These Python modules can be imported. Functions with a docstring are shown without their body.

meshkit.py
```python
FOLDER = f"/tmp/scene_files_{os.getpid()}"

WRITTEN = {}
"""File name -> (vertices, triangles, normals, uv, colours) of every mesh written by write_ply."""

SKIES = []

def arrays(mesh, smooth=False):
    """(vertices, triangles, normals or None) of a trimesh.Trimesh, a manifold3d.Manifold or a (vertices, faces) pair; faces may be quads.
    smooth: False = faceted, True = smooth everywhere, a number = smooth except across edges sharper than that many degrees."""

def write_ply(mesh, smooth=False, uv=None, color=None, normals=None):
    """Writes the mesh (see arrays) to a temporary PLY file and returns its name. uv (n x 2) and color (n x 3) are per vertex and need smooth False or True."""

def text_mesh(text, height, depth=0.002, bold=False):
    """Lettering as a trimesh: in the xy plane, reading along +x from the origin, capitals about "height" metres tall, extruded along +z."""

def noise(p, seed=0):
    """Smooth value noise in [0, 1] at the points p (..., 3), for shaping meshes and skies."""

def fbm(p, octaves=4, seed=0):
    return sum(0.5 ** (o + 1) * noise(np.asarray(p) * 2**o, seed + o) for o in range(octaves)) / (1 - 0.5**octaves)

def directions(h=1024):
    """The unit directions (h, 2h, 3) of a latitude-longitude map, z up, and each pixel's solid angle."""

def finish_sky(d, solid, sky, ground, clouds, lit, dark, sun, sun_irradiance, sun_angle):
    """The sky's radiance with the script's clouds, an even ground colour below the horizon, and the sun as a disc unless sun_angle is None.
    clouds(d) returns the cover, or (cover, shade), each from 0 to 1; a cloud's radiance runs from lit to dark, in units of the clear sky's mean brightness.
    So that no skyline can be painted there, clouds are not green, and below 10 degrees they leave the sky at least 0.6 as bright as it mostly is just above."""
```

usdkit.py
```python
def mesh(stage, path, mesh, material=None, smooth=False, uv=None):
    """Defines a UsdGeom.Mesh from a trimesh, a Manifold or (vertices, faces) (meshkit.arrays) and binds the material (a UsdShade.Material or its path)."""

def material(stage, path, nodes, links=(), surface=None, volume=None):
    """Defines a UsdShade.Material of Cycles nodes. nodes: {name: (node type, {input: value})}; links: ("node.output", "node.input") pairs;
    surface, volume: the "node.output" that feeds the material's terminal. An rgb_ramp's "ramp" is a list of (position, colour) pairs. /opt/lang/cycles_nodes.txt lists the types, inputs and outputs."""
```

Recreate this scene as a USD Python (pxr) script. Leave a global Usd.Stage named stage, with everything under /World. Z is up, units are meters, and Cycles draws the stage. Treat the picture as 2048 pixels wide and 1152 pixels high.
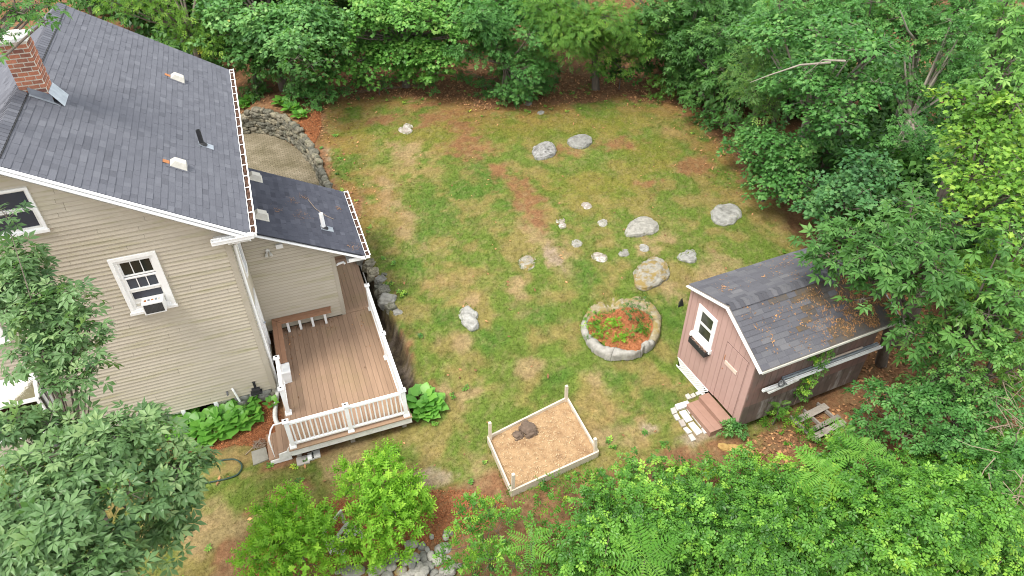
import math, random
import numpy as np, trimesh, usdkit, meshkit
from shapely.geometry import Polygon, Point, box as sbox
from shapely import contains_xy, distance as sdist, points as spoints
from pxr import Usd, UsdGeom, UsdLux, UsdShade, Gf, Sdf, Vt

stage = Usd.Stage.CreateInMemory()
UsdGeom.Xform.Define(stage, '/World'); UsdGeom.Scope.Define(stage, '/World/Looks')
# ------------------------------------------------------------ camera, sky, sun
HC = 14.65
YAW, PITCH, ROLL = math.radians(20.2), math.radians(39.1), math.radians(-.25)
cam = UsdGeom.Camera.Define(stage, '/World/camera')
cam.CreateHorizontalApertureAttr(36.0); cam.CreateFocalLengthAttr(24.0); cam.CreateFStopAttr(0.0)
cam.CreateClippingRangeAttr((0.1, 2000.0)); cam.CreateExposureAttr(1.25)
_f = np.array([math.sin(YAW)*math.cos(PITCH), math.cos(YAW)*math.cos(PITCH), -math.sin(PITCH)])
_r = np.array([math.cos(YAW), -math.sin(YAW), 0.0]); _u = np.cross(_r, _f)
_r, _u = math.cos(ROLL)*_r+math.sin(ROLL)*_u, -math.sin(ROLL)*_r+math.cos(ROLL)*_u
cam.AddTransformOp().Set(Gf.Matrix4d(*_r, 0, *_u, 0, *(-_f), 0, 0, 0, HC, 1))
SUN_DIR = np.array([-0.46, -0.14, 0.87]); SUN_DIR /= np.linalg.norm(SUN_DIR)
sky = UsdLux.DomeLight.Define(stage, '/World/sky')
_el, _rot = math.asin(SUN_DIR[2]), math.atan2(SUN_DIR[0], SUN_DIR[1])
sm_ = usdkit.material(stage, '/World/Looks/sky_cloudy', {
    's': ('sky_texture', {'sky_type': 'single_scattering', 'sun_disc': False, 'sun_elevation': _el, 'sun_rotation': _rot}),
    'tc': ('texture_coordinate', {}),
    'n': ('noise_texture', {'scale': 2.2, 'detail': 6.0, 'roughness': .6}),
    'r': ('rgb_ramp', {'ramp': [(0.25, (.72, .72, .72)), (.7, (.97, .97, .97))]}),
    'm': ('mix', {'color2': (9.0, 9.15, 9.4)}),
    'b': ('background_shader', {'strength': .092})},
    [('tc.generated', 'n.vector'), ('n.fac', 'r.fac'), ('r.color', 'm.fac'), ('s.color', 'm.color1'), ('m.color', 'b.color')], surface='b.background')
UsdShade.MaterialBindingAPI.Apply(sky.GetPrim()).Bind(sm_)
sky.GetPrim().SetCustomDataByKey('kind', 'structure')
sun = UsdLux.DistantLight.Define(stage, '/World/sun')
sun.CreateIntensityAttr(.55); sun.CreateAngleAttr(22.0); sun.CreateColorAttr(Gf.Vec3f(1, .95, .87))
sun.GetPrim().CreateAttribute('inputs:normalize', Sdf.ValueTypeNames.Bool).Set(True)
_z = SUN_DIR; _x = np.cross([0, 1, 0], _z); _x /= np.linalg.norm(_x); _y = np.cross(_z, _x)
sun.AddTransformOp().Set(Gf.Matrix4d(*_x, 0, *_y, 0, *_z, 0, 0, 0, 40, 1))

# ------------------------------------------------------------ helpers
NAMES = {}
def numbered(path):
    k = NAMES.get(path, 0); NAMES[path] = k+1
    return path if k == 0 else f'{path}_{k:03d}'
def tag(p, label=None, cat=None, group=None, kind=None):
    p = p.GetPrim() if hasattr(p, 'GetPrim') else stage.GetPrimAtPath(p)
    for k, v in (('label', label), ('category', cat), ('group', group), ('kind', kind)):
        if v: p.SetCustomDataByKey(k, v)
    return str(p.GetPath())
def thing(name, label=None, cat=None, loc=None, group=None, kind=None, parent='/World'):
    path = numbered(f'{parent}/{name}')
    x = UsdGeom.Xform.Define(stage, path)
    ORG[path] = ORG.get(parent, np.zeros(3))
    if loc is not None:
        x.AddTranslateOp().Set(Gf.Vec3d(*map(float, np.array(loc)-ORG[path]))); ORG[path] = np.array(loc, float)
    tag(x, label, cat, group, kind)
    return path
ORG = {}
class MB:
    def __init__(s): s.v, s.f, s.n, s.rv = [], [], 0, []
    def add(s, v, f, rv=.5):
        v = np.asarray(v, float).reshape(-1, 3); f = np.asarray(f, int)
        if f.shape[1] == 4: f = np.vstack([f[:, [0, 1, 2]], f[:, [0, 2, 3]]])
        s.v.append(v); s.f.append(f+s.n); s.n += len(v)
        s.rv.append(np.broadcast_to(np.asarray(rv, float), (len(v),)))
        return s
    def tm(s, t, rv=.5): return s.add(t.vertices, t.faces, rv)
    def box(s, c, size, ax=None, rv=.5):
        h = np.array(size)/2.; k = np.array([[x, y, z] for x in (-1, 1) for y in (-1, 1) for z in (-1, 1)])*h
        if ax is not None: k = k@np.asarray(ax, float)
        return s.add(k+np.asarray(c, float), [[0, 1, 3, 2], [4, 6, 7, 5], [0, 4, 5, 1], [2, 3, 7, 6], [0, 2, 6, 4], [1, 5, 7, 3]], rv)
    def bb(s, lo, hi, rv=.5): return s.box((np.array(lo)+hi)/2., np.abs(np.array(hi, float)-lo), None, rv)
    def beam(s, a, b, w, h, up=(0, 0, 1), rv=.5):
        a, b = np.array(a, float), np.array(b, float); d = b-a; L = np.linalg.norm(d); d /= L
        x = np.cross(d, up); x /= np.linalg.norm(x); y = np.cross(x, d)
        return s.box((a+b)/2, (L, w, h), np.array([d, x, y]), rv)
    def tube(s, pts, r, n=8, rv=.5, cap=True):
        p = np.array(pts, float); m = len(p); r = np.broadcast_to(np.asarray(r, float), (m,))
        t = np.gradient(p, axis=0); t /= np.linalg.norm(t, axis=1)[:, None]+1e-9
        ref = np.array([0, 0, 1.]) if abs(t[:, 2]).mean() < .8 else np.array([1., 0, 0])
        x = np.cross(t, ref); x /= np.linalg.norm(x, axis=1)[:, None]+1e-9; y = np.cross(t, x)
        a = np.arange(n)/n*2*np.pi
        v = (p[:, None]+r[:, None, None]*(np.cos(a)[None, :, None]*x[:, None]+np.sin(a)[None, :, None]*y[:, None])).reshape(-1, 3)
        f = [[i*n+j, i*n+(j+1) % n, (i+1)*n+(j+1) % n, (i+1)*n+j] for i in range(m-1) for j in range(n)]
        s.add(v, f, rv)
        if cap:
            for e, i in ((0, 0), (1, m-1)):
                ring = v[i*n:(i+1)*n]; c = ring.mean(0)
                s.add(np.vstack([ring, c]), [[j, (j+1) % n, n] for j in range(n)], rv)
        return s
    def slab(s, poly, z0, z1, o=(0, 0, 0), ex=(1, 0, 0), ey=(0, 1, 0), ez=(0, 0, 1), rv=.5):
        """extrudes a shapely polygon (or 2-D points) between z0 and z1 along ez"""
        if not hasattr(poly, 'geom_type'): poly = Polygon(poly).buffer(0)
        for g in getattr(poly, 'geoms', [poly]):
            if g.geom_type != 'Polygon' or g.area < 1e-6: continue
            t = trimesh.creation.extrude_polygon(g, z1-z0, engine='earcut'); v = t.vertices+[0, 0, z0]
            s.add(np.asarray(o)+v[:, :1]*np.array(ex)+v[:, 1:2]*np.array(ey)+v[:, 2:]*np.array(ez), t.faces, rv)
        return s
    def lathe(s, prof, c=(0, 0, 0), n=16, rv=.5):
        p = np.array(prof, float); a = np.arange(n)/n*2*np.pi; m = len(p)
        v = np.stack([p[:, None, 0]*np.cos(a), p[:, None, 0]*np.sin(a), np.repeat(p[:, 1:2], n, 1)], -1).reshape(-1, 3)+c
        return s.add(v, [[i*n+j, i*n+(j+1) % n, (i+1)*n+(j+1) % n, (i+1)*n+j] for i in range(m-1) for j in range(n)], rv)
    def build(s, name, mat, parent='/World', smooth=False, label=None, cat=None, group=None, kind=None):
        v, f, rv = np.vstack(s.v), np.vstack(s.f), np.concatenate(s.rv)
        path = numbered(f'{parent}/{name}')
        o = ORG.get(parent, np.zeros(3))
        if smooth not in (False, True):
            pass
        m = usdkit.mesh(stage, path, (v-o, f), MAT[mat] if isinstance(mat, str) else mat, smooth)
        if smooth in (False, True):
            UsdGeom.PrimvarsAPI(m).CreatePrimvar('rv', Sdf.ValueTypeNames.FloatArray, 'vertex').Set(Vt.FloatArray.FromNumpy(rv.astype(np.float32)))
        m.CreateDoubleSidedAttr(True)
        tag(m, label, cat, group, kind)
        return path
def sstep(a, b, x):
    t = np.clip((np.asarray(x, float)-a)/(b-a), 0, 1); return t*t*(3-2*t)
def fb(x, y, sc, seed=0, oc=4):
    return meshkit.fbm(np.stack([np.asarray(x, float)*sc, np.asarray(y, float)*sc, np.full(np.shape(x), seed*7.3+.5)], -1), oc, seed)
def stone_mesh(c, a, b, h, seed, rot=0., sink=.3, sub=2, rough=.28, power=.75):
    """a weathered boulder: noisy superellipsoid with half axes a, b and height h above its ground point"""
    t = trimesh.creation.icosphere(sub); d = np.array(t.vertices)
    q = np.sign(d)*np.abs(d)**power; q /= np.abs(q).max()
    n = meshkit.fbm(d*1.7+seed*3.1, 3, seed)-.5
    q = q*(1+rough*2*n[:, None])
    q = q*[a, b, h]
    cr, sr = math.cos(rot), math.sin(rot)
    q = q@np.array([[cr, sr, 0], [-sr, cr, 0], [0, 0, 1]])
    return q+np.array(c)+[0, 0, -h*sink], np.array(t.faces)

# ------------------------------------------------------------ materials
MAT = {}
def mat(name, c1, c2=None, scale=8., detail=5., rough=.75, spec=.3, bump=0., bscale=None, rvv=None, rvc=None, stain=None, st=(1, 1, 1), metal=0., obj=False, stain2=None, coat=0.):
    c2 = c2 or tuple(x*.75 for x in c1)
    N = {'g': ('geometry', {}), 'tc': ('texture_coordinate', {}), 'mp': ('mapping', {'scale': st}), 'n': ('noise_texture', {'scale': scale, 'detail': detail, 'roughness': .62}),
         'rp': ('rgb_ramp', {'ramp': [(.3, c2), (.68, c1)]}), 'p': ('principled_bsdf', {'roughness': rough, 'specular_ior_level': spec, 'metallic': metal, 'coat_weight': coat})}
    src = 'tc.object' if obj else 'g.position'
    L = [(src, 'mp.vector'), ('mp.vector', 'n.vector'), ('n.fac', 'rp.fac')]
    out = 'rp.color'
    if rvc:                                   # a ramp of own tones picked by the piece's random value
        N['at'] = ('attribute', {'attribute': 'rv'}); N['rr'] = ('rgb_ramp', {'ramp': [(i/(len(rvc)-1), c) for i, c in enumerate(rvc)]})
        N['mm'] = ('mix', {'mix_type': 'multiply', 'fac': 1.})
        L += [('at.fac', 'rr.fac'), (out, 'mm.color1'), ('rr.color', 'mm.color2')]; out = 'mm.color'
    for i, s in enumerate([x for x in (stain, stain2) if x]):
        col, ssc, lo, hi, sst = s[:5]; amt = s[5] if len(s) > 5 else 1.
        N[f'smp{i}'] = ('mapping', {'scale': sst, 'location': (i*3.3+1.7, 5.1, 2.2)}); N[f'sn{i}'] = ('noise_texture', {'scale': ssc, 'detail': 5., 'roughness': .65})
        N[f'sr{i}'] = ('rgb_ramp', {'ramp': [(lo, (0, 0, 0)), (hi, (amt, amt, amt))]}); N[f'sx{i}'] = ('mix', {'color2': col})
        L += [(src, f'smp{i}.vector'), (f'smp{i}.vector', f'sn{i}.vector'), (f'sn{i}.fac', f'sr{i}.fac'), (f'sr{i}.color', f'sx{i}.fac'), (out, f'sx{i}.color1')]; out = f'sx{i}.color'
    L.append((out, 'p.base_color'))
    if bump:
        N['bn'] = ('noise_texture', {'scale': bscale or scale*4, 'detail': 4.}); N['b'] = ('bump', {'strength': 1., 'distance': bump})
        L += [('mp.vector', 'bn.vector'), ('bn.fac', 'b.height'), ('b.normal', 'p.normal')]
    MAT[name] = usdkit.material(stage, f'/World/Looks/{name}', N, L, surface='p.BSDF')
def leafmat(name, tones, rough=.5, spec=.25, trans=.3, tcol=None):
    N = {'at': ('attribute', {'attribute': 'rv'}), 'r': ('rgb_ramp', {'ramp': tones[:-1]+[(.975, tones[-1][1]), (1, (tones[-1][1][0]*1.7, tones[-1][1][1]*1.05, tones[-1][1][2]*.9))]}), 'p': ('principled_bsdf', {'roughness': rough, 'specular_ior_level': spec}),
         'tm': ('mix', {'mix_type': 'multiply', 'fac': 1., 'color2': tcol or (1.25, 1.35, .55)}), 't': ('translucent_bsdf', {}), 'm': ('mix_closure', {'fac': trans})}
    MAT[name] = usdkit.material(stage, f'/World/Looks/{name}', N, [('at.fac', 'r.fac'), ('r.color', 'p.base_color'), ('r.color', 'tm.color1'), ('tm.color', 't.color'), ('p.BSDF', 'm.closure1'), ('t.BSDF', 'm.closure2')], surface='m.closure')
def gcolmat(name, attr='gcol', scale=9., lo=.72, hi=1.25, bump=.02, bscale=40.):
    N = {'g': ('geometry', {}), 'a': ('attribute', {'attribute': attr}), 'n': ('noise_texture', {'scale': scale, 'detail': 8., 'roughness': .75}),
         'r': ('rgb_ramp', {'ramp': [(.3, (lo,)*3), (.7, (hi,)*3)]}), 'm': ('mix', {'mix_type': 'multiply', 'fac': 1.}), 'p': ('principled_bsdf', {'roughness': .95, 'specular_ior_level': .1}),
         'bn': ('noise_texture', {'scale': bscale, 'detail': 5.}), 'b': ('bump', {'distance': bump, 'strength': 1.})}
    MAT[name] = usdkit.material(stage, f'/World/Looks/{name}', N, [('g.position', 'n.vector'), ('n.fac', 'r.fac'), ('a.color', 'm.color1'), ('r.color', 'm.color2'), ('m.color', 'p.base_color'),
                                ('g.position', 'bn.vector'), ('bn.fac', 'b.height'), ('b.normal', 'p.normal')], surface='p.BSDF')
GREY5 = [(.72,)*3, (.86,)*3, (1.,)*3, (1.12,)*3, (1.3,)*3]
mat('siding', (.47, .42, .335), (.445, .396, .314), scale=3., rough=.55, rvc=[(.95,)*3, (1.04,)*3], stain=((.30, .285, .13), 1.3, .52, .78, (.5, .5, 4.5), .8), stain2=((.40, .36, .24), .7, .5, .85, (1, 1, 2), .5))
mat('white', (.80, .80, .79), (.74, .74, .72), scale=5., rough=.45, stain=((.55, .53, .47), 9., .6, .85, (1, 1, 1), .5))
mat('white_dirty', (.72, .71, .68), (.6, .59, .55), scale=6., rough=.6, stain=((.36, .35, .28), 7., .52, .8, (1, 1, 1), .8))
mat('shingle_dark', (.070, .074, .092), (.053, .056, .07), scale=60., detail=3., rough=.9, spec=.15, rvc=[(.74, .74, .76), (.9, .9, .92), (1, 1, 1.02), (1.12, 1.12, 1.12), (1.32, 1.31, 1.3)], bump=.004, bscale=120.)
mat('shingle', (.128, .132, .152), (.098, .102, .117), scale=60., detail=3., rough=.9, spec=.15, rvc=[(.82, .82, .83), (.93, .93, .94), (1, 1, 1.01), (1.08, 1.08, 1.08), (1.2, 1.2, 1.19)], bump=.004, bscale=120.)
mat('shed_shingle', (.105, .105, .115), (.08, .08, .088), scale=50., detail=3., rough=.92, spec=.12, rvc=[(.74, .74, .76), (.9, .9, .92), (1, 1, 1.02), (1.12, 1.12, 1.1), (1.35, 1.33, 1.28)], bump=.004, bscale=120.)
mat('shed_shingle_mossy', (.085, .079, .075), (.064, .058, .053), scale=40., detail=4., rough=.95, spec=.1, rvc=[(.78,)*3, (.95,)*3, (1.1,)*3, (1.25,)*3], stain=((.13, .085, .042), 3.2, .44, .66, (1, 1, 1), .8), bump=.004, bscale=120.)
mat('brick', (.31, .135, .085), (.23, .095, .06), scale=25., rough=.9, rvc=[(.5, .55, .7), (.8, .8, .85), (1, 1, 1), (1.2, 1.1, 1.), (1.4, 1.35, 1.3)], bump=.004)
mat('mortar', (.62, .57, .48), (.54, .49, .41), scale=20., rough=.95, bump=.004)
mat('flashing', (.42, .46, .50), (.30, .33, .37), scale=6., rough=.42, metal=.6)
mat('flashing_dark', (.15, .165, .19), (.10, .11, .13), scale=6., rough=.5, metal=.4)
mat('vent_paint', (.55, .53, .47), (.46, .44, .38), scale=14., rough=.6, stain=((.38, .24, .12), 8., .62, .85, (1, 1, 1), .5))
mat('rust', (.42, .18, .07), (.3, .12, .05), scale=20., rough=.95)
mat('black_plastic', (.028, .028, .03), (.02, .02, .022), rough=.55)
mat('dark_grey', (.13, .13, .135), (.1, .1, .105), rough=.6)
mat('trim_tan', (.40, .36, .29), (.37, .33, .265), scale=3., rough=.6, stain=((.33, .31, .16), 3., .6, .85, (1, 1, 2), .4))
mat('deck', (.29, .19, .125), (.245, .158, .104), scale=3., rough=.65, rvc=[(.88, .87, .86), (.97, .97, .97), (1.03, 1.03, 1.02), (1.1, 1.1, 1.1)], st=(6, .6, 6), stain=((.22, .165, .08), .8, .52, .78, (1, 1, 1), .7), bump=.003, bscale=60.)
mat('bench_wood', (.32, .175, .105), (.27, .145, .085), scale=3., rough=.6, rvc=[(.92,)*3, (1.08,)*3], st=(2, 2, 2))
mat('raw_wood', (.60, .53, .43), (.50, .43, .34), scale=4., rough=.8, st=(2, 2, 2), rvc=[(.9,)*3, (1.08,)*3], bump=.002)
mat('old_wood', (.30, .27, .235), (.2, .175, .15), scale=6., rough=.9, st=(3, 3, 3), rvc=[(.8,)*3, (1.2,)*3], bump=.004)
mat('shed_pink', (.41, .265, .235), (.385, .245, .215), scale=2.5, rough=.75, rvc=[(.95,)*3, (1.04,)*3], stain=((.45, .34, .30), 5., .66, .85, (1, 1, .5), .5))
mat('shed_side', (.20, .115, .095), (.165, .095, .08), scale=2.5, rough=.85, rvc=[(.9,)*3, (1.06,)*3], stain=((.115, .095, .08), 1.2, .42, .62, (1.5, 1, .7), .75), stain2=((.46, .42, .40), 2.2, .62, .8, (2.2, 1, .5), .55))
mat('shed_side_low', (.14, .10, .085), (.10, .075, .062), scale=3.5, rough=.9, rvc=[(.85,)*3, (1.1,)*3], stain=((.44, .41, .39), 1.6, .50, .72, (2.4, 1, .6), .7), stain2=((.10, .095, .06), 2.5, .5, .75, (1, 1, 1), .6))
mat('shed_step', (.31, .185, .14), (.27, .16, .12), scale=4., rough=.75, stain=((.42, .31, .26), 5., .62, .8, (1, 1, 1), .5))
mat('tan_wood', (.62, .5, .42), (.55, .43, .36), scale=5., rough=.8)
mat('stone', (.34, .33, .30), (.18, .173, .155), scale=7., detail=8., rough=.92, spec=.2, rvc=[(.62, .63, .62), (.9, .9, .88), (1.05, 1.04, 1.0), (1.25, 1.24, 1.2)], stain=((.12, .115, .10), 9., .6, .72, (1, 1, 1), .7), stain2=((.2, .16, .06), 3., .62, .78, (1, 1, 1), .5), bump=.02, bscale=22.)
mat('stone_pale', (.35, .345, .32), (.15, .147, .133), scale=5., detail=8., rough=.92, spec=.2, rvc=[(.8,)*3, (1.,)*3, (1.12,)*3], stain=((.17, .155, .12), 6., .62, .70, (1, 1, 1), .8), stain2=((.27, .21, .08), 3.2, .62, .76, (1, 1, 1), .5), bump=.02, bscale=20.)
mat('stone_dark', (.30, .295, .28), (.15, .145, .135), scale=8., detail=8., rough=.95, rvc=[(.8,)*3, (1.2,)*3], stain=((.07, .068, .06), 6., .5, .66, (1, 1, 1), .8), stain2=((.46, .46, .44), 5., .62, .72, (1, 1, 1), .7), bump=.02, bscale=22.)
mat('stone_moss', (.33, .315, .27), (.19, .175, .135), scale=6., detail=8., rough=.95, rvc=[(.8,)*3, (1.15,)*3], stain=((.22, .155, .045), 3.2, .46, .58, (1, 1, 1), .9), stain2=((.10, .09, .05), 7., .58, .7, (1, 1, 1), .8), bump=.02, bscale=22.)
mat('stone_pink', (.36, .315, .275), (.22, .185, .155), scale=6., detail=8., rough=.92, rvc=[(.9,)*3, (1.15,)*3], stain=((.52, .51, .47), 4., .5, .6, (1, 1, 1), .8), bump=.015, bscale=22.)
mat('wall_stone', (.22, .21, .175), (.065, .062, .05), scale=12., detail=8., rough=.95, rvc=[(.6, .62, .6), (.9, .9, .85), (1.15, 1.1, 1.0), (1.5, 1.4, 1.2)], stain=((.08, .085, .05), 4., .5, .68, (1, 1, 1), .7), bump=.03, bscale=18.)
mat('ring_concrete', (.34, .325, .29), (.18, .17, .148), scale=6., detail=8., rough=.95, stain=((.24, .20, .15), 3., .58, .75, (1, 1, 1), .7), bump=.012, bscale=14.)
mat('ring_moss', (.30, .26, .17), (.17, .14, .08), scale=6., detail=8., rough=.95, stain=((.22, .165, .05), 3., .46, .6, (1, 1, 1), .9), stain2=((.40, .37, .34), 5., .6, .72, (1, 1, 1), .8), bump=.02, bscale=16.)
mat('paver', (.50, .485, .455), (.42, .405, .375), scale=12., rough=.9, rvc=[(.62, .55, .52), (.82, .78, .74), (1, .98, .95), (1.12, 1.14, 1.16), (1.36, 1.36, 1.36)], bump=.004)
mat('slab', (.27, .26, .22), (.21, .2, .165), scale=8., rough=.95, stain=((.14, .14, .08), 5., .55, .75, (1, 1, 1), .6), bump=.006)
mat('soil', (.40, .27, .15), (.27, .17, .09), scale=7., detail=8., rough=1., spec=.05, stain=((.20, .115, .06), 1.7, .5, .70, (1, 1, 1), .8), stain2=((.62, .5, .36), 14., .62, .74, (1, 1, 1), .7), bump=.03, bscale=26.)
mat('dirt', (.155, .11, .08), (.09, .065, .048), scale=9., rough=1., bump=.03, bscale=20.)
mat('mulch', (.40, .165, .075), (.25, .095, .04), scale=18., detail=8., rough=1., spec=.05, bump=.02, bscale=60., rvc=[(.55, .5, .5), (.85, .8, .8), (1.1, 1.1, 1.1), (1.5, 1.5, 1.45)])
mat('litter', (.33, .18, .092), (.17, .085, .045), scale=12., rough=.9, spec=.15, rvc=[(.5, .48, .45), (.8, .78, .75), (1.05, 1., .95), (1.4, 1.35, 1.25), (2.1, 2.1, 1.9)])
mat('needles', (.40, .215, .085), (.27, .13, .05), scale=12., rough=.95, rvc=[(.6,)*3, (1.,)*3, (1.4,)*3])
mat('bark', (.17, .14, .115), (.09, .075, .06), scale=10., rough=.95, st=(1, 1, .25), bump=.02)
mat('bark_grey', (.33, .29, .24), (.22, .19, .16), scale=10., rough=.95, st=(1, 1, .25), bump=.01)
mat('dead_stem', (.30, .235, .175), (.2, .15, .11), scale=10., rough=.95)
mat('yellow_wood', (.46, .31, .11), (.27, .16, .055), scale=7., rough=.9, st=(1, 1, 1), bump=.004)
mat('hose_green', (.03, .06, .045), (.022, .045, .035), rough=.5)
mat('glass_dark', (.012, .016, .012), (.008, .01, .008), scale=2., rough=.06, spec=.6)
mat('glass_blue', (.055, .07, .085), (.04, .05, .065), scale=2., rough=.12, spec=.6)
mat('glass_screen', (.038, .042, .055), (.03, .034, .046), scale=60., rough=.35, spec=.4)
mat('glass_shed', (.05, .055, .04), (.02, .022, .016), scale=5., rough=.06, spec=.6)
mat('screen_black', (.022, .02, .016), (.016, .015, .012), rough=.6)
mat('curtain', (.42, .36, .19), (.34, .28, .13), scale=5., rough=.9)
mat('felt_paper', (.10, .09, .07), (.08, .07, .055), rough=.95, spec=.05)
mat('void', (.03, .028, .026), (.02, .018, .016), rough=1., spec=0.)
MAT['glass_clear'] = usdkit.material(stage, '/World/Looks/glass_clear', {'f': ('fresnel', {'IOR': 1.5}), 't': ('transparent_bsdf', {'color': (.93, .95, .94)}), 'g': ('glossy_bsdf', {'roughness': .03}), 'm': ('mix_closure', {})},
                                      [('f.fac', 'm.fac'), ('t.BSDF', 'm.closure1'), ('g.BSDF', 'm.closure2')], surface='m.closure')
gcolmat('ground', scale=11., lo=.5, hi=1.42, bump=.03, bscale=30.)
gcolmat('grass_blades', scale=5., lo=.8, hi=1.2, bump=0.0, bscale=10.)
MAT['patio_pavers'] = usdkit.material(stage, '/World/Looks/patio_pavers', {'g': ('geometry', {}), 'k': ('brick_texture', {'scale': 1., 'brick_width': .2, 'row_height': .105, 'mortar_size': .007, 'mortar_smooth': .1, 'color1': (.17, .15, .105), 'color2': (.225, .2, .145), 'mortar': (.055, .045, .026)}),
    'n': ('noise_texture', {'scale': .9, 'detail': 6.}), 'r': ('rgb_ramp', {'ramp': [(.3, (.62, .6, .5)), (.7, (1.25, 1.2, 1.2))]}), 'm': ('mix', {'mix_type': 'multiply', 'fac': 1.}), 'p': ('principled_bsdf', {'roughness': .95, 'specular_ior_level': .1})},
    [('g.position', 'k.vector'), ('g.position', 'n.vector'), ('n.fac', 'r.fac'), ('k.color', 'm.color1'), ('r.color', 'm.color2'), ('m.color', 'p.base_color')], surface='p.BSDF')
def tones(*t): return [(p, (c[0]*1.24, c[1]*1.36, c[2]*.84)) for p, c in zip((0, .35, .7, 1), t)]
leafmat('leaf_hickory', tones((.024, .066, .024), (.048, .115, .040), (.078, .165, .062), (.135, .22, .095)), rough=.45)
leafmat('leaf_hickory_near', tones((.035, .073, .040), (.070, .126, .070), (.112, .178, .108), (.19, .25, .165)), rough=.42, spec=.32)
leafmat('leaf_maple', tones((.026, .078, .030), (.055, .142, .052), (.085, .195, .075), (.15, .25, .11)), rough=.45)
leafmat('leaf_maple_bright', tones((.04, .10, .03), (.075, .18, .05), (.12, .245, .075), (.2, .31, .11)), rough=.45)
leafmat('leaf_maple_blue', tones((.026, .07, .04), (.05, .125, .068), (.075, .17, .09), (.12, .22, .12)), rough=.45)
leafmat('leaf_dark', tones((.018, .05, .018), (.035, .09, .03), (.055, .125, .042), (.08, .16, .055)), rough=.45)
leafmat('leaf_ash', tones((.04, .095, .025), (.075, .16, .04), (.12, .22, .058), (.21, .30, .08)), rough=.45)
leafmat('leaf_yellow', tones((.045, .10, .024), (.085, .175, .038), (.14, .24, .052), (.23, .31, .075)), rough=.45)
leafmat('leaf_bush', tones((.06, .135, .022), (.125, .25, .036), (.185, .325, .05), (.27, .40, .07)), rough=.5, trans=.35)
leafmat('leaf_vine', tones((.025, .075, .017), (.062, .158, .032), (.12, .245, .048), (.25, .37, .07)), rough=.42, spec=.35)
leafmat('leaf_fern', tones((.05, .13, .03), (.08, .19, .045), (.12, .24, .06), (.16, .28, .08)), rough=.5, trans=.4)
leafmat('leaf_hosta', tones((.05, .14, .032), (.085, .21, .048), (.12, .26, .062), (.17, .31, .085)), rough=.4, spec=.35)
leafmat('leaf_maple_pale', tones((.035, .095, .042), (.075, .17, .075), (.125, .245, .115), (.22, .33, .18)), rough=.45)
leafmat('leaf_ash_grey', tones((.035, .08, .03), (.065, .135, .052), (.11, .19, .075), (.20, .27, .10)), rough=.45)
leafmat('leaf_hickory_pale', tones((.04, .10, .035), (.075, .165, .058), (.12, .225, .085), (.20, .30, .12)), rough=.4)
leafmat('leaf_grass', tones((.06, .09, .02), (.085, .135, .03), (.14, .18, .045), (.25, .23, .09)), rough=.6)
mat('chips', (.55, .42, .26), (.4, .28, .16), scale=12., rough=.95, rvc=[(.55, .5, .5), (.9,)*3, (1.3,)*3])
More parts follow.
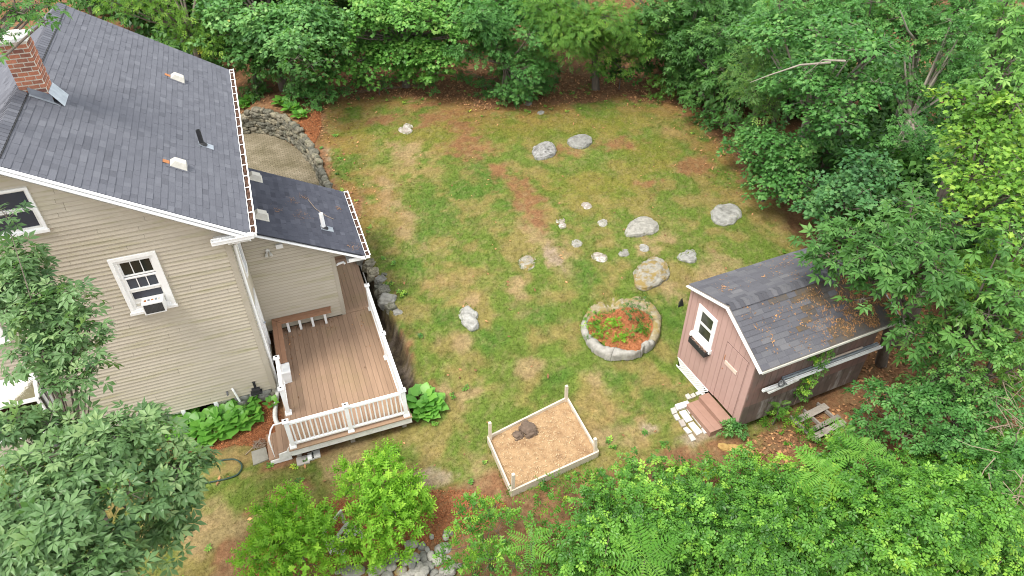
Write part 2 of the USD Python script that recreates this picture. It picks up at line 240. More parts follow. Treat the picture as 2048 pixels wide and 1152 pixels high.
# ------------------------------------------------------------ measured places (metres)
ROCKS = {'dark': ([(9.81, 24.06),(10.16, 24.43),(10.73, 24.53),(10.82, 24.0),(10.66, 23.57),(10.19, 23.25),(9.66, 23.31),(9.68, 23.62)], 0.42), 'white': ([(11.41, 24.1),(11.85, 24.56),(12.23, 24.68),(12.55, 24.42),(12.53, 23.91),(12.22, 23.62),(11.79, 23.47),(11.48, 23.72)], 0.34), 'round': ([(14.35, 17.51),(14.75, 17.91),(15.24, 18.05),(15.63, 17.87),(15.58, 17.38),(15.1, 16.94),(14.39, 16.82),(14.19, 17.11)], 0.28), 'ridge': ([(10.76, 17.45),(11.07, 17.91),(11.47, 18.22),(11.84, 18.31),(12.13, 18.06),(12.16, 17.53),(11.88, 17.27),(11.43, 17.29),(10.98, 17.3)], 0.4), 'large': ([(9.97, 15.33),(10.25, 15.75),(10.76, 16.06),(11.21, 16.16),(11.42, 15.9),(11.36, 15.45),(10.81, 14.89),(10.39, 14.75),(10.0, 14.72),(9.85, 14.92)], 0.38), 'wedge': ([(11.87, 15.78),(12.28, 15.99),(12.66, 16.09),(12.55, 15.65),(12.4, 15.4),(12.04, 15.52)], 0.22), 'pink': ([(9.07, 16.83),(9.3, 17.03),(9.51, 16.93),(9.6, 16.51),(9.47, 16.41),(9.14, 16.61)], 0.14), 'low': ([(10.06, 16.68),(10.28, 16.82),(10.52, 16.78),(10.42, 16.49),(10.18, 16.44),(10.02, 16.52)], 0.14), 'pale': ([(10.89, 16.72),(11.12, 16.88),(11.23, 16.76),(11.22, 16.54),(11.0, 16.42),(10.86, 16.53)], 0.14), 'grey': ([(8.76, 17.74),(9.0, 17.9),(9.15, 17.74),(9.05, 17.5),(8.76, 17.46)], 0.12), 'small': ([(10.15, 18.45),(10.36, 18.68),(10.54, 18.69),(10.5, 18.41),(10.18, 18.22)], 0.13), 'flat': ([(10.06, 19.62),(10.34, 19.92),(10.43, 19.8),(10.31, 19.45),(10.11, 19.42)], 0.08), 'mossy': ([(6.59, 17.31),(6.89, 17.66),(7.23, 17.67),(7.13, 17.12),(6.78, 16.84),(6.59, 16.99)], 0.1), 'sliver': ([(8.89, 19.26),(9.05, 19.43),(8.97, 18.94),(8.91, 18.6),(8.77, 18.57),(8.81, 18.92)], 0.07), 'long': ([(4.12, 15.88),(4.38, 16.0),(4.5, 15.73),(4.42, 15.27),(4.38, 14.91),(4.17, 14.85),(4.03, 15.08),(3.98, 15.42)], 0.3), 'lone': ([(5.12, 27.89),(5.38, 28.14),(5.45, 27.5),(5.18, 27.07),(4.99, 27.28)], 0.2), 'edge': ([(11.11, 28.33),(11.35, 28.41),(11.37, 28.08),(11.08, 27.86)], 0.1), 'chip': ([(11.3, 27.17),(11.55, 27.29),(11.53, 26.99),(11.26, 26.88)], 0.1)}
RING_OUT = [(7.37, 13.93),(7.55, 14.21),(7.77, 14.46),(8.07, 14.73),(8.32, 14.81),(8.79, 14.85),(9.25, 14.82),(9.62, 14.75),(9.9, 14.61),(10.02, 14.33),(10.04, 14.01),(10.04, 13.68),(9.92, 13.36),(9.69, 13.05),(9.37, 12.65),(9.11, 12.46),(8.72, 12.35),(8.33, 12.27),(7.95, 12.35),(7.71, 12.44),(7.5, 12.66),(7.36, 12.89),(7.28, 13.13),(7.3, 13.49)]
RING_IN = [(7.65, 13.97),(7.88, 14.18),(8.17, 14.25),(8.47, 14.24),(8.93, 14.23),(9.38, 14.08),(9.55, 13.86),(9.6, 13.61),(9.55, 13.37),(9.35, 13.02),(9.16, 12.8),(8.75, 12.6),(8.59, 12.35),(8.45, 12.4),(8.2, 12.5),(8.08, 12.65),(7.79, 12.84),(7.69, 13.09),(7.56, 13.35),(7.5, 13.58)]
RING_PLANTS = [(9.19, 13.71),(7.87, 14.06),(8.22, 13.62),(7.65, 13.53),(7.76, 13.19),(8.75, 13.06),(9.13, 13.16),(8.22, 12.96)]
PAVERS = [[(8.6, 10.33),(9.01, 10.33),(9.02, 10.14),(8.56, 10.13)], [(8.43, 10.27),(8.58, 10.27),(8.54, 10.07),(8.37, 10.06)], [(8.38, 10.04),(8.53, 10.05),(8.5, 9.83),(8.36, 9.84)], [(8.41, 9.83),(8.57, 9.82),(8.53, 9.59),(8.38, 9.59)], [(8.39, 9.55),(8.52, 9.56),(8.56, 9.34),(8.41, 9.33)], [(8.39, 9.3),(8.53, 9.31),(8.53, 9.09),(8.37, 9.08)], [(8.59, 10.09),(8.8, 10.09),(8.8, 9.69),(8.58, 9.68)], [(8.6, 9.64),(8.78, 9.65),(8.82, 9.24),(8.62, 9.21)], [(8.84, 10.11),(8.98, 10.11),(8.97, 9.93),(8.82, 9.91)], [(8.85, 9.86),(8.95, 9.88),(8.98, 9.43),(8.86, 9.41)], [(8.85, 9.38),(8.95, 9.4),(8.97, 9.18),(8.82, 9.18)], [(9.07, 10.56),(9.2, 10.58),(9.2, 10.38),(9.05, 10.38)], [(9.22, 10.52),(9.35, 10.55),(9.35, 10.4),(9.21, 10.38)], [(9.39, 10.54),(9.53, 10.55),(9.53, 10.43),(9.38, 10.41)]]
WALL_STONES = [(-0.64, 8.7, 0.25, 0.13),(-0.12, 8.5, 0.22, 0.13),(0.29, 8.64, 0.1, 0.13),(0.11, 8.61, 0.07, 0.09),(0.52, 8.49, 0.1, 0.11),(0.73, 8.45, 0.11, 0.1),(0.92, 8.44, 0.09, 0.15),(1.09, 8.4, 0.08, 0.11),(1.29, 8.42, 0.09, 0.14),(1.44, 8.5, 0.13, 0.14),(1.05, 8.58, 0.05, 0.07),(0.73, 8.81, 0.16, 0.09),(0.95, 8.73, 0.1, 0.1),(1.23, 8.86, 0.05, 0.06),(1.53, 8.71, 0.07, 0.08),(1.61, 8.84, 0.11, 0.1),(1.2, 8.24, 0.12, 0.11),(0.63, 8.32, 0.08, 0.11),(0.97, 8.21, 0.14, 0.13),(0.79, 8.26, 0.08, 0.09),(0.18, 8.43, 0.1, 0.09),(0.36, 8.32, 0.15, 0.11),(0.65, 8.18, 0.13, 0.09),(0.85, 8.08, 0.1, 0.09),(1.42, 8.24, 0.09, 0.07),(1.47, 7.99, 0.1, 0.09),(1.38, 7.87, 0.13, 0.09),(1.05, 8.01, 0.1, 0.07),(-0.91, 8.76, 0.05, 0.05),(-0.97, 8.71, 0.07, 0.04),(0.44, 8.16, 0.13, 0.09),(0.04, 8.29, 0.13, 0.09),(0.74, 7.99, 0.13, 0.09),(1.13, 7.85, 0.13, 0.09),(0.58, 8.68, 0.09, 0.05)]
LAWN = [(1.97, 30.8),(3.44, 31.3),(5.73, 30.85),(7.86, 29.7),(8.92, 28.44),(10.9, 27.77),(12.86, 27.63),(15.67, 27.49),(17.34, 26.11),(18.42, 25.21),(17.56, 21.45),(16.98, 18.81),(16.83, 16.71),(16.63, 15.26),(16.16, 13.29),(13.89, 10.72),(10.82, 8.6),(9.07, 8.81),(7.04, 8.91),(5.54, 9.02),(3.84, 9.2),(3.14, 9.85),(1.51, 10.07),(-1.11, 10.67),(-2.0, 11.31),(-3.23, 10.33),(-3.69, 9.54),(-8.46, 11.13),(-9.33, 15.81),(-6.34, 14.72),(-4.21, 13.33),(-2.96, 13.38),(-2.34, 13.07),(-1.91, 12.23),(-0.22, 12.28),(1.68, 12.25),(2.54, 12.81),(2.04, 13.52),(2.08, 14.81),(1.97, 16.07),(1.83, 17.82),(1.64, 19.39),(1.98, 23.27),(1.29, 24.32),(1.22, 25.81)]
MULCH = [[(-4.58, 13.64),(-3.58, 13.88),(-2.78, 14.32),(-2.2, 14.87),(-1.8, 14.83),(-1.79, 13.95),(-1.76, 13.47),(-2.0, 13.33),(-2.34, 13.07),(-2.96, 13.35),(-3.84, 13.37)], [(-1.11, 10.67),(-0.39, 10.56),(1.51, 10.07),(2.44, 9.73),(3.14, 9.09),(2.35, 8.66),(1.63, 8.72),(0.67, 8.74),(-0.67, 8.98),(-2.21, 9.15),(-3.06, 9.36),(-2.08, 10.46)], [(1.05, 30.6),(1.97, 30.8),(1.66, 28.7),(1.17, 27.51),(0.85, 29.07)]]
TRAIL = None
BROWN = [(7.45, 25.35, 0.96, 1.29),(7.6, 26.9, 0.66, 1.16),(8.31, 21.62, 0.88, 0.9),(8.3, 20.55, 0.86, 0.68),(7.93, 22.9, 0.5, 0.76),(15.7, 20.82, 0.93, 0.73),(13.51, 23.27, 1.08, 0.65),(6.91, 28.11, 1.8, 0.57),(13.22, 20.11, 0.6, 0.44),(10.84, 23.54, 0.84, 0.62),(4.53, 28.67, 1.11, 0.57),(8.3, 19.53, 0.46, 0.97),(6.87, 29.66, 1.4, 0.51),(18.24, 24.5, 1.16, 1.01)]
STRAW = [(7.96, 17.31, 0.61, 1.74),(6.06, 15.74, 0.35, 0.94),(3.66, 20.98, 0.4, 1.97),(3.27, 23.0, 0.38, 1.43),(12.99, 14.81, 1.04, 0.65),(3.1, 10.11, 0.57, 0.71),(3.57, 10.69, 0.4, 0.49),(-0.45, 11.68, 0.58, 0.48),(-3.54, 10.72, 1.06, 1.0),(11.04, 16.53, 0.7, 0.57),(3.44, 14.56, 0.45, 0.48),(7.9, 18.54, 0.54, 0.91),(6.75, 10.16, 0.8, 0.34),(5.19, 13.02, 0.51, 0.46),(2.64, 13.14, 0.43, 0.35),(-0.13, 12.07, 0.79, 0.2),(3.53, 12.66, 0.42, 0.35),(11.11, 14.92, 0.34, 1.0),(4.95, 25.78, 0.84, 0.83),(6.88, 11.82, 0.57, 0.37),(4.35, 16.19, 0.32, 0.46),(12.15, 16.74, 0.72, 0.45)]
BARE = [(1.54, 26.53, 0.37, 0.82),(8.7, 8.95, 0.59, 0.37),(7.85, 17.06, 0.31, 0.83),(7.56, 9.84, 0.27, 0.21),(2.72, 9.78, 0.5, 0.3),(1.74, 10.46, 0.51, 0.31),(10.73, 8.28, 0.53, 0.53)]
GREEN = [(4.95, 21.19, 1.02, 1.86),(7.3, 22.92, 0.5, 1.94),(3.15, 18.58, 0.76, 0.82),(1.8, 17.07, 0.48, 0.98),(7.35, 20.7, 0.66, 0.4),(9.31, 13.64, 0.96, 0.88),(10.26, 13.11, 0.48, 1.56),(5.84, 12.31, 0.72, 0.36),(2.28, 12.38, 0.41, 0.33),(4.29, 14.49, 0.76, 0.49),(8.4, 15.81, 1.0, 1.01),(4.03, 19.89, 1.07, 0.9),(2.37, 25.42, 0.81, 0.99),(3.66, 15.52, 0.62, 0.64),(7.64, 11.74, 0.72, 0.47),(17.16, 21.58, 1.29, 1.09),(6.32, 14.65, 0.63, 0.63),(1.57, 15.37, 0.45, 1.24),(8.47, 10.62, 0.7, 0.57),(6.41, 22.1, 0.78, 1.07)]
MOSS = [(7.02, 26.87, 3.52, 1.62),(10.3, 26.22, 2.68, 1.42),(2.81, 27.84, 1.08, 1.83),(13.47, 25.14, 2.7, 1.18),(14.33, 22.13, 1.69, 1.71),(1.74, 21.98, 0.73, 2.02),(11.35, 20.76, 2.38, 1.49)]
TREES = [('hickory_tree', 'hickory', 'large broadleaf tree with long leaflets close in front of the beige house wall', (-5.0, 9.7), [(-5.26, 13.07, 6.6, 0.74),(-4.74, 12.09, 6.4, 0.65),(-5.13, 11.67, 6.5, 0.69),(-4.44, 11.05, 6.2, 0.59),(-4.81, 10.86, 6.2, 0.47),(-4.21, 10.45, 6.0, 0.4),(-5.45, 12.64, 6.6, 0.58),(-5.3, 9.79, 5.8, 0.31),(-4.68, 9.82, 5.5, 0.31),(-5.08, 13.19, 7.8, 0.25),(-4.2, 11.46, 6.2, 0.38),(-4.95, 8.84, 5.5, 0.85),(-4.19, 8.78, 5.6, 0.68),(-3.53, 8.94, 5.5, 0.6),(-3.03, 8.56, 5.2, 0.56),(-3.26, 9.47, 5.3, 0.4),(-3.69, 8.09, 5.2, 0.76),(-4.43, 7.76, 5.4, 0.85),(-5.01, 7.63, 5.4, 0.86),(-3.81, 7.31, 5.2, 0.69),(-3.24, 8.25, 4.6, 0.51),(-3.33, 8.03, 4.3, 0.45),(-4.15, 9.59, 5.4, 0.41),(-3.75, 6.98, 5.0, 0.46)], 2.6, 0.75),('roadside_tree', 'hickory', 'tall tree reaching leafy branches over the house ridge and brick chimney', (-13.5, 13.0), [(-4.87, 17.8, 10.2, 0.53),(-4.71, 18.08, 10.0, 0.39),(-4.72, 16.13, 10.2, 0.33),(-4.6, 19.13, 9.8, 0.42),(-4.46, 14.71, 10.3, 0.26),(-4.21, 17.51, 9.9, 0.22)], 0.75, 0.8),('maple_tree', 'maple', 'tall pale green maple with big leaves behind the back corner of the house roof', (0.61, 33.15), [(-1.14, 33.85, 4.93, 1.6),(0.72, 32.27, 5.18, 1.68),(2.34, 31.21, 5.42, 1.43),(-0.37, 33.16, 3.84, 1.23),(1.46, 29.63, 5.07, 1.14),(-2.19, 33.85, 4.17, 1.04),(3.31, 31.23, 4.88, 1.06)], 1.0, 0.6),('maple_tree', 'maple', 'bright green maple with tiered boughs hanging over the far lawn edge', (6.24, 31.62), [(8.81, 29.8, 5.0, 1.19),(3.28, 32.29, 5.0, 1.24),(7.72, 30.03, 4.95, 1.28),(3.69, 31.28, 3.04, 0.89),(5.28, 31.08, 5.02, 1.45),(6.91, 30.32, 5.17, 1.43),(4.26, 31.4, 3.61, 1.23),(5.81, 31.08, 3.74, 1.52),(7.27, 30.31, 4.04, 1.45),(8.02, 29.77, 3.56, 1.1),(4.52, 31.11, 2.63, 1.04),(6.1, 30.83, 2.63, 1.23),(7.11, 30.1, 2.76, 1.02),(8.31, 29.39, 4.53, 0.99),(3.73, 31.55, 4.41, 1.17)], 1.05, 0.5),('dark_tree', 'maple', 'dark shaded maple between the two brighter maples behind the house', (1.21, 32.58), [(0.44, 32.38, 3.88, 1.15),(2.53, 30.98, 4.3, 1.1),(-0.5, 33.27, 3.25, 1.03),(-1.28, 33.53, 3.6, 0.93),(1.64, 28.52, 4.6, 1.11),(0.74, 31.9, 3.44, 1.11),(2.6, 31.17, 3.33, 1.22),(3.19, 31.2, 2.78, 0.88)], 0.8, 0.7),('yellow_green_tree', 'ash', 'slender yellow green tree at the back edge of the house roof', (-2.87, 34.35), [(-5.06, 33.67, 6.03, 1.03),(-1.92, 33.71, 4.41, 1.03),(-0.99, 33.62, 3.88, 0.93),(-3.47, 33.62, 5.47, 0.97),(-2.64, 33.63, 4.84, 0.98),(-3.94, 33.75, 5.89, 1.03),(-2.3, 33.76, 3.77, 0.78),(-3.2, 33.48, 4.3, 0.72),(-1.8, 33.8, 3.23, 0.73)], 0.8, 0.8),('understory_tree', 'ovate', 'dull green understorey tree in deep shade behind the roof gutter', (-0.49, 34.24), [(-1.0, 33.72, 2.92, 1.05),(0.15, 32.5, 2.5, 1.02),(-1.8, 33.49, 2.41, 0.68),(1.15, 31.32, 2.56, 0.74),(-0.84, 33.51, 1.78, 0.68)], 0.7, 0.8),('sapling', 'ovate', 'thin sapling with scattered leaves above the brown leaf litter gap at the lawn edge', (10.27, 28.82), [(8.49, 28.94, 4.0, 0.94),(9.18, 28.84, 4.6, 1.07),(9.58, 28.31, 5.14, 1.19),(10.89, 27.84, 4.71, 1.11),(9.68, 28.36, 3.6, 0.94),(10.69, 27.9, 3.4, 1.08),(11.82, 27.72, 3.09, 0.99),(9.09, 28.48, 5.56, 0.92),(10.1, 28.25, 2.2, 0.81),(11.18, 27.87, 1.95, 0.72)], 1.0, 0.6),('ash_tree', 'ash', 'light green ash tree with feathery leaves at the middle of the wood edge', (14.83, 28.41), [(12.0, 27.77, 5.65, 1.29),(13.71, 27.73, 4.41, 1.19),(15.91, 27.48, 3.66, 1.23),(16.55, 26.99, 4.52, 1.22),(12.72, 27.76, 5.26, 1.45),(14.4, 27.73, 4.98, 1.49),(13.23, 27.69, 4.04, 1.31),(14.98, 27.68, 3.82, 1.34),(15.85, 27.58, 4.64, 1.22),(14.09, 27.79, 2.98, 1.17),(15.52, 27.55, 2.87, 1.14),(11.78, 27.73, 4.63, 0.98),(16.38, 26.93, 3.67, 0.98)], 0.95, 0.65),('hickory_tree', 'hickory', 'dark green hickory with drooping leaflets right of the light ash', (18.58, 26.23), [(18.12, 25.65, 5.38, 1.44),(17.8, 26.01, 4.24, 1.34),(18.24, 24.12, 4.78, 1.35),(18.4, 25.43, 3.23, 1.27),(17.89, 22.91, 3.77, 1.05),(17.84, 26.04, 2.63, 1.09),(18.17, 24.02, 2.42, 1.1),(16.98, 26.55, 5.03, 1.11),(17.24, 26.17, 3.59, 0.97)], 0.95, 0.75),('maple_tree', 'maple', 'green maple in the upper right wood behind the bare grey branch', (17.64, 17.53), [(17.01, 18.31, 6.94, 1.19),(16.85, 16.3, 7.13, 1.19),(16.97, 16.86, 5.94, 1.23),(17.08, 15.29, 6.2, 1.07),(16.88, 18.16, 5.65, 0.97),(16.95, 15.36, 5.2, 1.05),(16.84, 16.73, 4.81, 0.98),(17.4, 20.26, 6.47, 1.15),(18.13, 15.85, 6.8, 0.93)], 0.95, 0.55),('ash_tree', 'ash', 'grey green ash with yellow tips in front of the maple, near the lawn corner', (18.24, 20.86), [(17.42, 20.72, 5.21, 1.09),(17.24, 19.35, 4.6, 1.06),(17.61, 21.87, 3.98, 0.92),(17.52, 18.83, 3.8, 0.94),(17.35, 20.64, 3.47, 0.94),(18.01, 18.84, 4.4, 0.7)], 0.9, 0.7),('maple_tree', 'maple', 'low round maple standing on the lawn edge beside the round pale rock', (16.77, 17.76), [(17.04, 20.02, 2.0, 0.81),(16.59, 18.61, 1.7, 0.7),(16.25, 16.78, 1.7, 0.7),(16.89, 18.84, 2.9, 1.06),(16.98, 17.32, 3.2, 1.1),(16.58, 17.86, 2.2, 0.96),(16.59, 16.31, 2.6, 0.96),(17.28, 16.35, 3.8, 0.88)], 1.1, 0.65),('maple_tree', 'maple', 'bluish green maple between the low round maple and the shed roof', (17.24, 14.66), [(16.61, 15.36, 2.13, 0.98),(16.32, 13.93, 3.57, 0.99),(16.31, 13.9, 2.47, 0.9),(16.5, 13.63, 4.4, 0.87),(15.47, 12.21, 4.2, 0.75)], 1.1, 0.65),('bare_topped_tree', 'ovate', 'leafy tree with a bare forked grey trunk showing in the upper right wood', (20.11, 15.59), [(20.01, 17.25, 7.4, 1.0),(21.17, 16.52, 7.0, 1.15),(21.29, 15.43, 6.2, 1.21),(20.48, 15.73, 5.0, 1.01),(19.68, 16.29, 5.6, 0.91),(21.13, 15.61, 7.6, 1.12),(18.99, 13.66, 4.6, 0.97),(18.15, 14.21, 5.0, 0.92)], 0.85, 0.7),('hickory_tree', 'hickory', 'pale hickory at the top right corner of the photo', (18.09, 12.03), [(18.21, 12.44, 9.0, 0.93),(18.07, 12.2, 8.2, 0.77),(17.89, 11.35, 8.0, 0.78),(18.2, 12.13, 7.4, 0.57)], 1.0, 0.75),('yellow_green_tree', 'maple', 'large yellow green tree along the right edge above the shed roof', (16.28, 10.07), [(17.21, 11.44, 7.0, 1.06),(17.07, 10.4, 7.2, 1.03),(16.5, 10.17, 6.6, 1.05),(16.6, 10.95, 6.2, 0.79),(16.19, 9.22, 6.6, 0.92),(15.95, 9.66, 6.0, 0.9),(16.26, 10.82, 5.6, 0.69),(15.53, 8.61, 6.0, 0.84),(15.22, 9.39, 5.6, 0.68)], 1.0, 0.6),('hickory_tree', 'hickory', 'broad dark green hickory overhanging the back end of the shed roof', (15.2, 9.6), [(12.31, 10.43, 4.9, 0.64),(12.6, 9.86, 5.2, 0.76),(13.43, 9.69, 5.4, 0.78),(11.9, 10.01, 4.6, 0.52),(12.02, 9.36, 4.8, 0.61),(12.41, 8.79, 5.1, 0.76),(13.19, 8.68, 5.4, 0.78),(12.34, 8.89, 4.6, 0.4),(12.76, 8.24, 4.6, 0.59),(13.18, 8.04, 5.0, 0.75),(12.02, 8.74, 4.2, 0.27),(14.51, 10.0, 5.4, 0.73),(14.27, 9.14, 5.4, 0.65),(13.26, 8.04, 3.6, 0.61)], 1.1, 0.75),('hickory_tree', 'hickory', 'bright hickory sapling behind the far end of the shed, over brown leaf litter', (14.4, 7.6), [(14.07, 7.93, 3.6, 0.72),(14.12, 7.51, 4.4, 0.72),(14.65, 7.48, 5.0, 0.81),(14.55, 7.48, 3.0, 0.68),(13.97, 7.95, 2.6, 0.59),(14.35, 6.97, 4.0, 0.7),(15.07, 7.89, 5.6, 0.71)], 0.95, 0.75),('sapling', 'ovate', 'leafy sapling at the right edge below the bright hickory', (14.44, 6.62), [(14.05, 6.6, 3.0, 0.65),(14.35, 6.37, 3.6, 0.7),(14.91, 6.89, 4.2, 0.63)], 0.9, 0.75),('maple_tree', 'maple', 'maple deep in the wood at the top middle of the photo', (10.88, 29.95), [(9.33, 30.35, 5.0, 1.36),(11.2, 31.22, 5.0, 1.52),(12.09, 29.67, 5.0, 1.37),(10.36, 29.6, 4.0, 1.07),(13.18, 29.41, 5.5, 1.47),(9.12, 29.44, 4.2, 0.95)], 0.9, 0.6),('oval_leaved_tree', 'ovate', 'mid green tree at the top edge between the two hickories on the right', (19.71, 17.95), [(17.45, 19.61, 7.5, 1.12),(18.6, 18.93, 7.4, 1.21),(18.94, 17.66, 7.4, 1.14),(20.03, 18.11, 7.8, 1.22),(21.72, 18.07, 7.8, 1.28),(21.41, 16.25, 8.0, 1.14),(19.79, 17.05, 7.0, 0.96)], 0.9, 0.7),('oval_leaved_tree', 'ovate', 'leafy tree filling the right edge between the yellow green tree and the dead brown stems', (15.27, 7.55), [(15.55, 8.53, 4.6, 0.75),(15.79, 7.87, 4.4, 0.81),(15.35, 7.16, 4.0, 0.73),(15.31, 7.9, 4.2, 0.74),(15.21, 6.79, 3.4, 0.68),(15.13, 7.77, 3.4, 0.66),(15.34, 6.35, 2.6, 0.54),(14.48, 8.01, 4.2, 0.63)], 1.0, 0.75),('wood_edge_tree', 'ovate', 'rounded green tree at the lawn corner behind the low round maple', (19.03, 24.64), [(17.75, 22.47, 1.99, 0.92),(18.16, 24.32, 0.87, 0.63),(18.46, 25.4, 1.47, 0.9),(17.35, 20.64, 2.53, 0.78)], 0.9, 0.8)]
SHRUBS = [('forsythia_bush', 'small', 'bright yellow green bush in the foreground nearest the deck steps', (0.32, 9.47), [(0.47, 9.73, 1.4, 0.55),(-0.13, 9.74, 1.2, 0.5),(0.9, 9.43, 1.2, 0.49),(0.32, 9.09, 1.3, 0.58),(-0.09, 8.98, 0.9, 0.49),(0.54, 8.75, 0.9, 0.49),(0.6, 10.43, 1.2, 0.35),(-0.25, 10.59, 0.9, 0.27),(-0.2, 8.76, 0.4, 0.36),(1.04, 9.24, 0.7, 0.32)], 1.3, 0.9),('forsythia_bush', 'small', 'bright yellow green bush at the bottom edge, left of the taller bush', (-1.65, 9.32), [(-1.68, 9.58, 1.3, 0.5),(-1.96, 9.11, 1.2, 0.59),(-1.34, 9.0, 1.2, 0.54),(-2.32, 9.0, 1.0, 0.55),(-1.65, 8.51, 1.0, 0.58),(-1.09, 9.63, 0.9, 0.34),(-2.15, 10.02, 0.9, 0.35),(-1.65, 10.18, 1.1, 0.27),(-1.04, 8.88, 0.6, 0.36)], 1.3, 0.9),('flowering_bush', 'small', 'loose green bush at the bottom edge right of the grey rock pile', (2.27, 7.95), [(2.29, 8.36, 0.9, 0.5),(2.56, 7.8, 1.0, 0.56),(1.88, 7.8, 1.0, 0.53),(2.17, 7.32, 1.0, 0.63),(1.56, 7.55, 0.8, 0.46),(2.65, 7.08, 0.9, 0.53),(2.29, 8.98, 0.6, 0.32),(2.77, 8.73, 0.6, 0.29)], 1.2, 0.9),('woodland_bush', 'ovate', 'rounded bush at the lawn edge beside the curved stone wall', (1.67, 31.36), [(2.03, 32.1, 1.9, 0.81),(1.24, 31.43, 1.8, 0.7),(2.29, 30.98, 1.7, 0.69),(0.83, 31.63, 1.9, 0.55),(1.96, 30.66, 1.4, 0.49)], 1.1, 0.9),('woodland_bush', 'ovate', 'dark low bush beside the house gutter above the stone wall', (-0.64, 33.29), [(-0.84, 33.51, 1.28, 0.58),(-0.44, 33.07, 1.64, 0.47)], 1.0, 0.9),('edge_bush', 'ovate', 'low green bush at the far lawn edge, left of the bare litter', (10.73, 29.1), [(9.93, 29.55, 1.6, 0.74),(10.49, 28.66, 1.5, 0.68),(11.47, 28.59, 1.5, 0.64),(9.22, 29.33, 1.3, 0.44),(12.07, 28.85, 1.8, 0.69),(11.22, 29.62, 2.0, 0.75)], 1.0, 0.8),('edge_bush', 'maplesmall', 'dark rounded bush in the shade of the light ash at the lawn edge', (15.91, 28.09), [(15.26, 28.41, 2.0, 0.66),(16.01, 27.8, 2.0, 0.71),(16.71, 27.65, 2.2, 0.61),(15.66, 28.5, 2.4, 0.61)], 1.1, 0.8),('edge_bush', 'small', 'small yellow green plants growing through the orange leaf litter', (14.25, 28.77), [(14.32, 28.83, 1.1, 0.33),(14.93, 28.99, 1.2, 0.28),(13.51, 28.5, 1.1, 0.23)], 0.8, 0.7),('edge_bush', 'hickorysmall', 'spiky dark green plant at the lawn corner under the hickory', (17.95, 24.9), [(18.09, 25.47, 0.76, 0.5),(17.88, 23.52, 1.03, 0.52),(17.87, 25.7, 0.51, 0.3)], 1.0, 0.8),('edge_bush', 'small', 'sparse light bush right of the orange leaf litter under the hickory', (17.21, 26.26), [(17.1, 26.36, 1.9, 0.65),(17.6, 26.01, 1.6, 0.55),(16.94, 26.4, 1.3, 0.35)], 0.7, 0.8),('shed_bush', 'ovate', 'leafy shrub between the shed side wall and the vine thicket', (12.75, 7.26), [(12.54, 7.49, 1.6, 0.63),(13.17, 7.42, 1.8, 0.61),(12.06, 7.44, 1.1, 0.57),(12.48, 6.85, 1.4, 0.66),(13.5, 7.12, 1.8, 0.58)], 1.1, 0.8),('shed_bush', 'ovate', 'tall leafy shrub right of the shed bush, beside the dead brown stems', (13.79, 6.05), [(14.14, 6.0, 2.2, 0.67),(13.8, 5.06, 2.2, 0.65),(13.14, 4.95, 2.1, 0.61),(14.97, 6.0, 2.4, 0.53),(14.09, 6.52, 2.2, 0.64),(14.08, 7.4, 2.2, 0.65),(13.61, 6.55, 2.0, 0.72),(13.43, 5.82, 2.0, 0.62),(12.85, 6.13, 1.7, 0.56)], 1.1, 0.8),('weed_clump', 'small', 'green weeds growing against the foot of the shed side wall', (11.04, 8.47), [(11.0, 8.59, 0.55, 0.29),(11.2, 8.38, 0.4, 0.23),(10.65, 8.85, 0.5, 0.15),(11.3, 8.07, 0.3, 0.26)], 1.0, 0.8),('weed_clump', 'small', 'low weeds along the front board of the raised bed', (4.68, 8.75), [(4.0, 8.96, 0.25, 0.33),(4.66, 8.94, 0.25, 0.33),(5.08, 8.67, 0.3, 0.31),(4.16, 8.42, 0.4, 0.33),(5.51, 8.74, 0.3, 0.26)], 0.9, 0.6),('weed_clump', 'ovate', 'broad leaved plant at the shed step corner', (9.48, 8.91), [(9.38, 8.92, 0.45, 0.18),(9.58, 8.89, 0.5, 0.16)], 0.9, 0.8),('edge_bush', 'ovate', 'leafy bush under the thin sapling at the far lawn edge', (10.79, 29.68), [(8.88, 30.51, 2.0, 0.65),(9.28, 29.85, 1.7, 0.59),(10.48, 30.02, 2.2, 0.75),(12.49, 29.26, 2.2, 0.7),(12.82, 28.77, 1.6, 0.5)], 0.9, 0.8),('edge_bush', 'ovate', 'bush in the shade below the two bright maples, by the brown litter', (4.84, 31.13), [(4.02, 31.39, 2.0, 0.6),(5.13, 31.17, 1.8, 0.55),(3.25, 31.21, 1.7, 0.4),(6.95, 30.74, 1.7, 0.55)], 0.8, 0.8)]
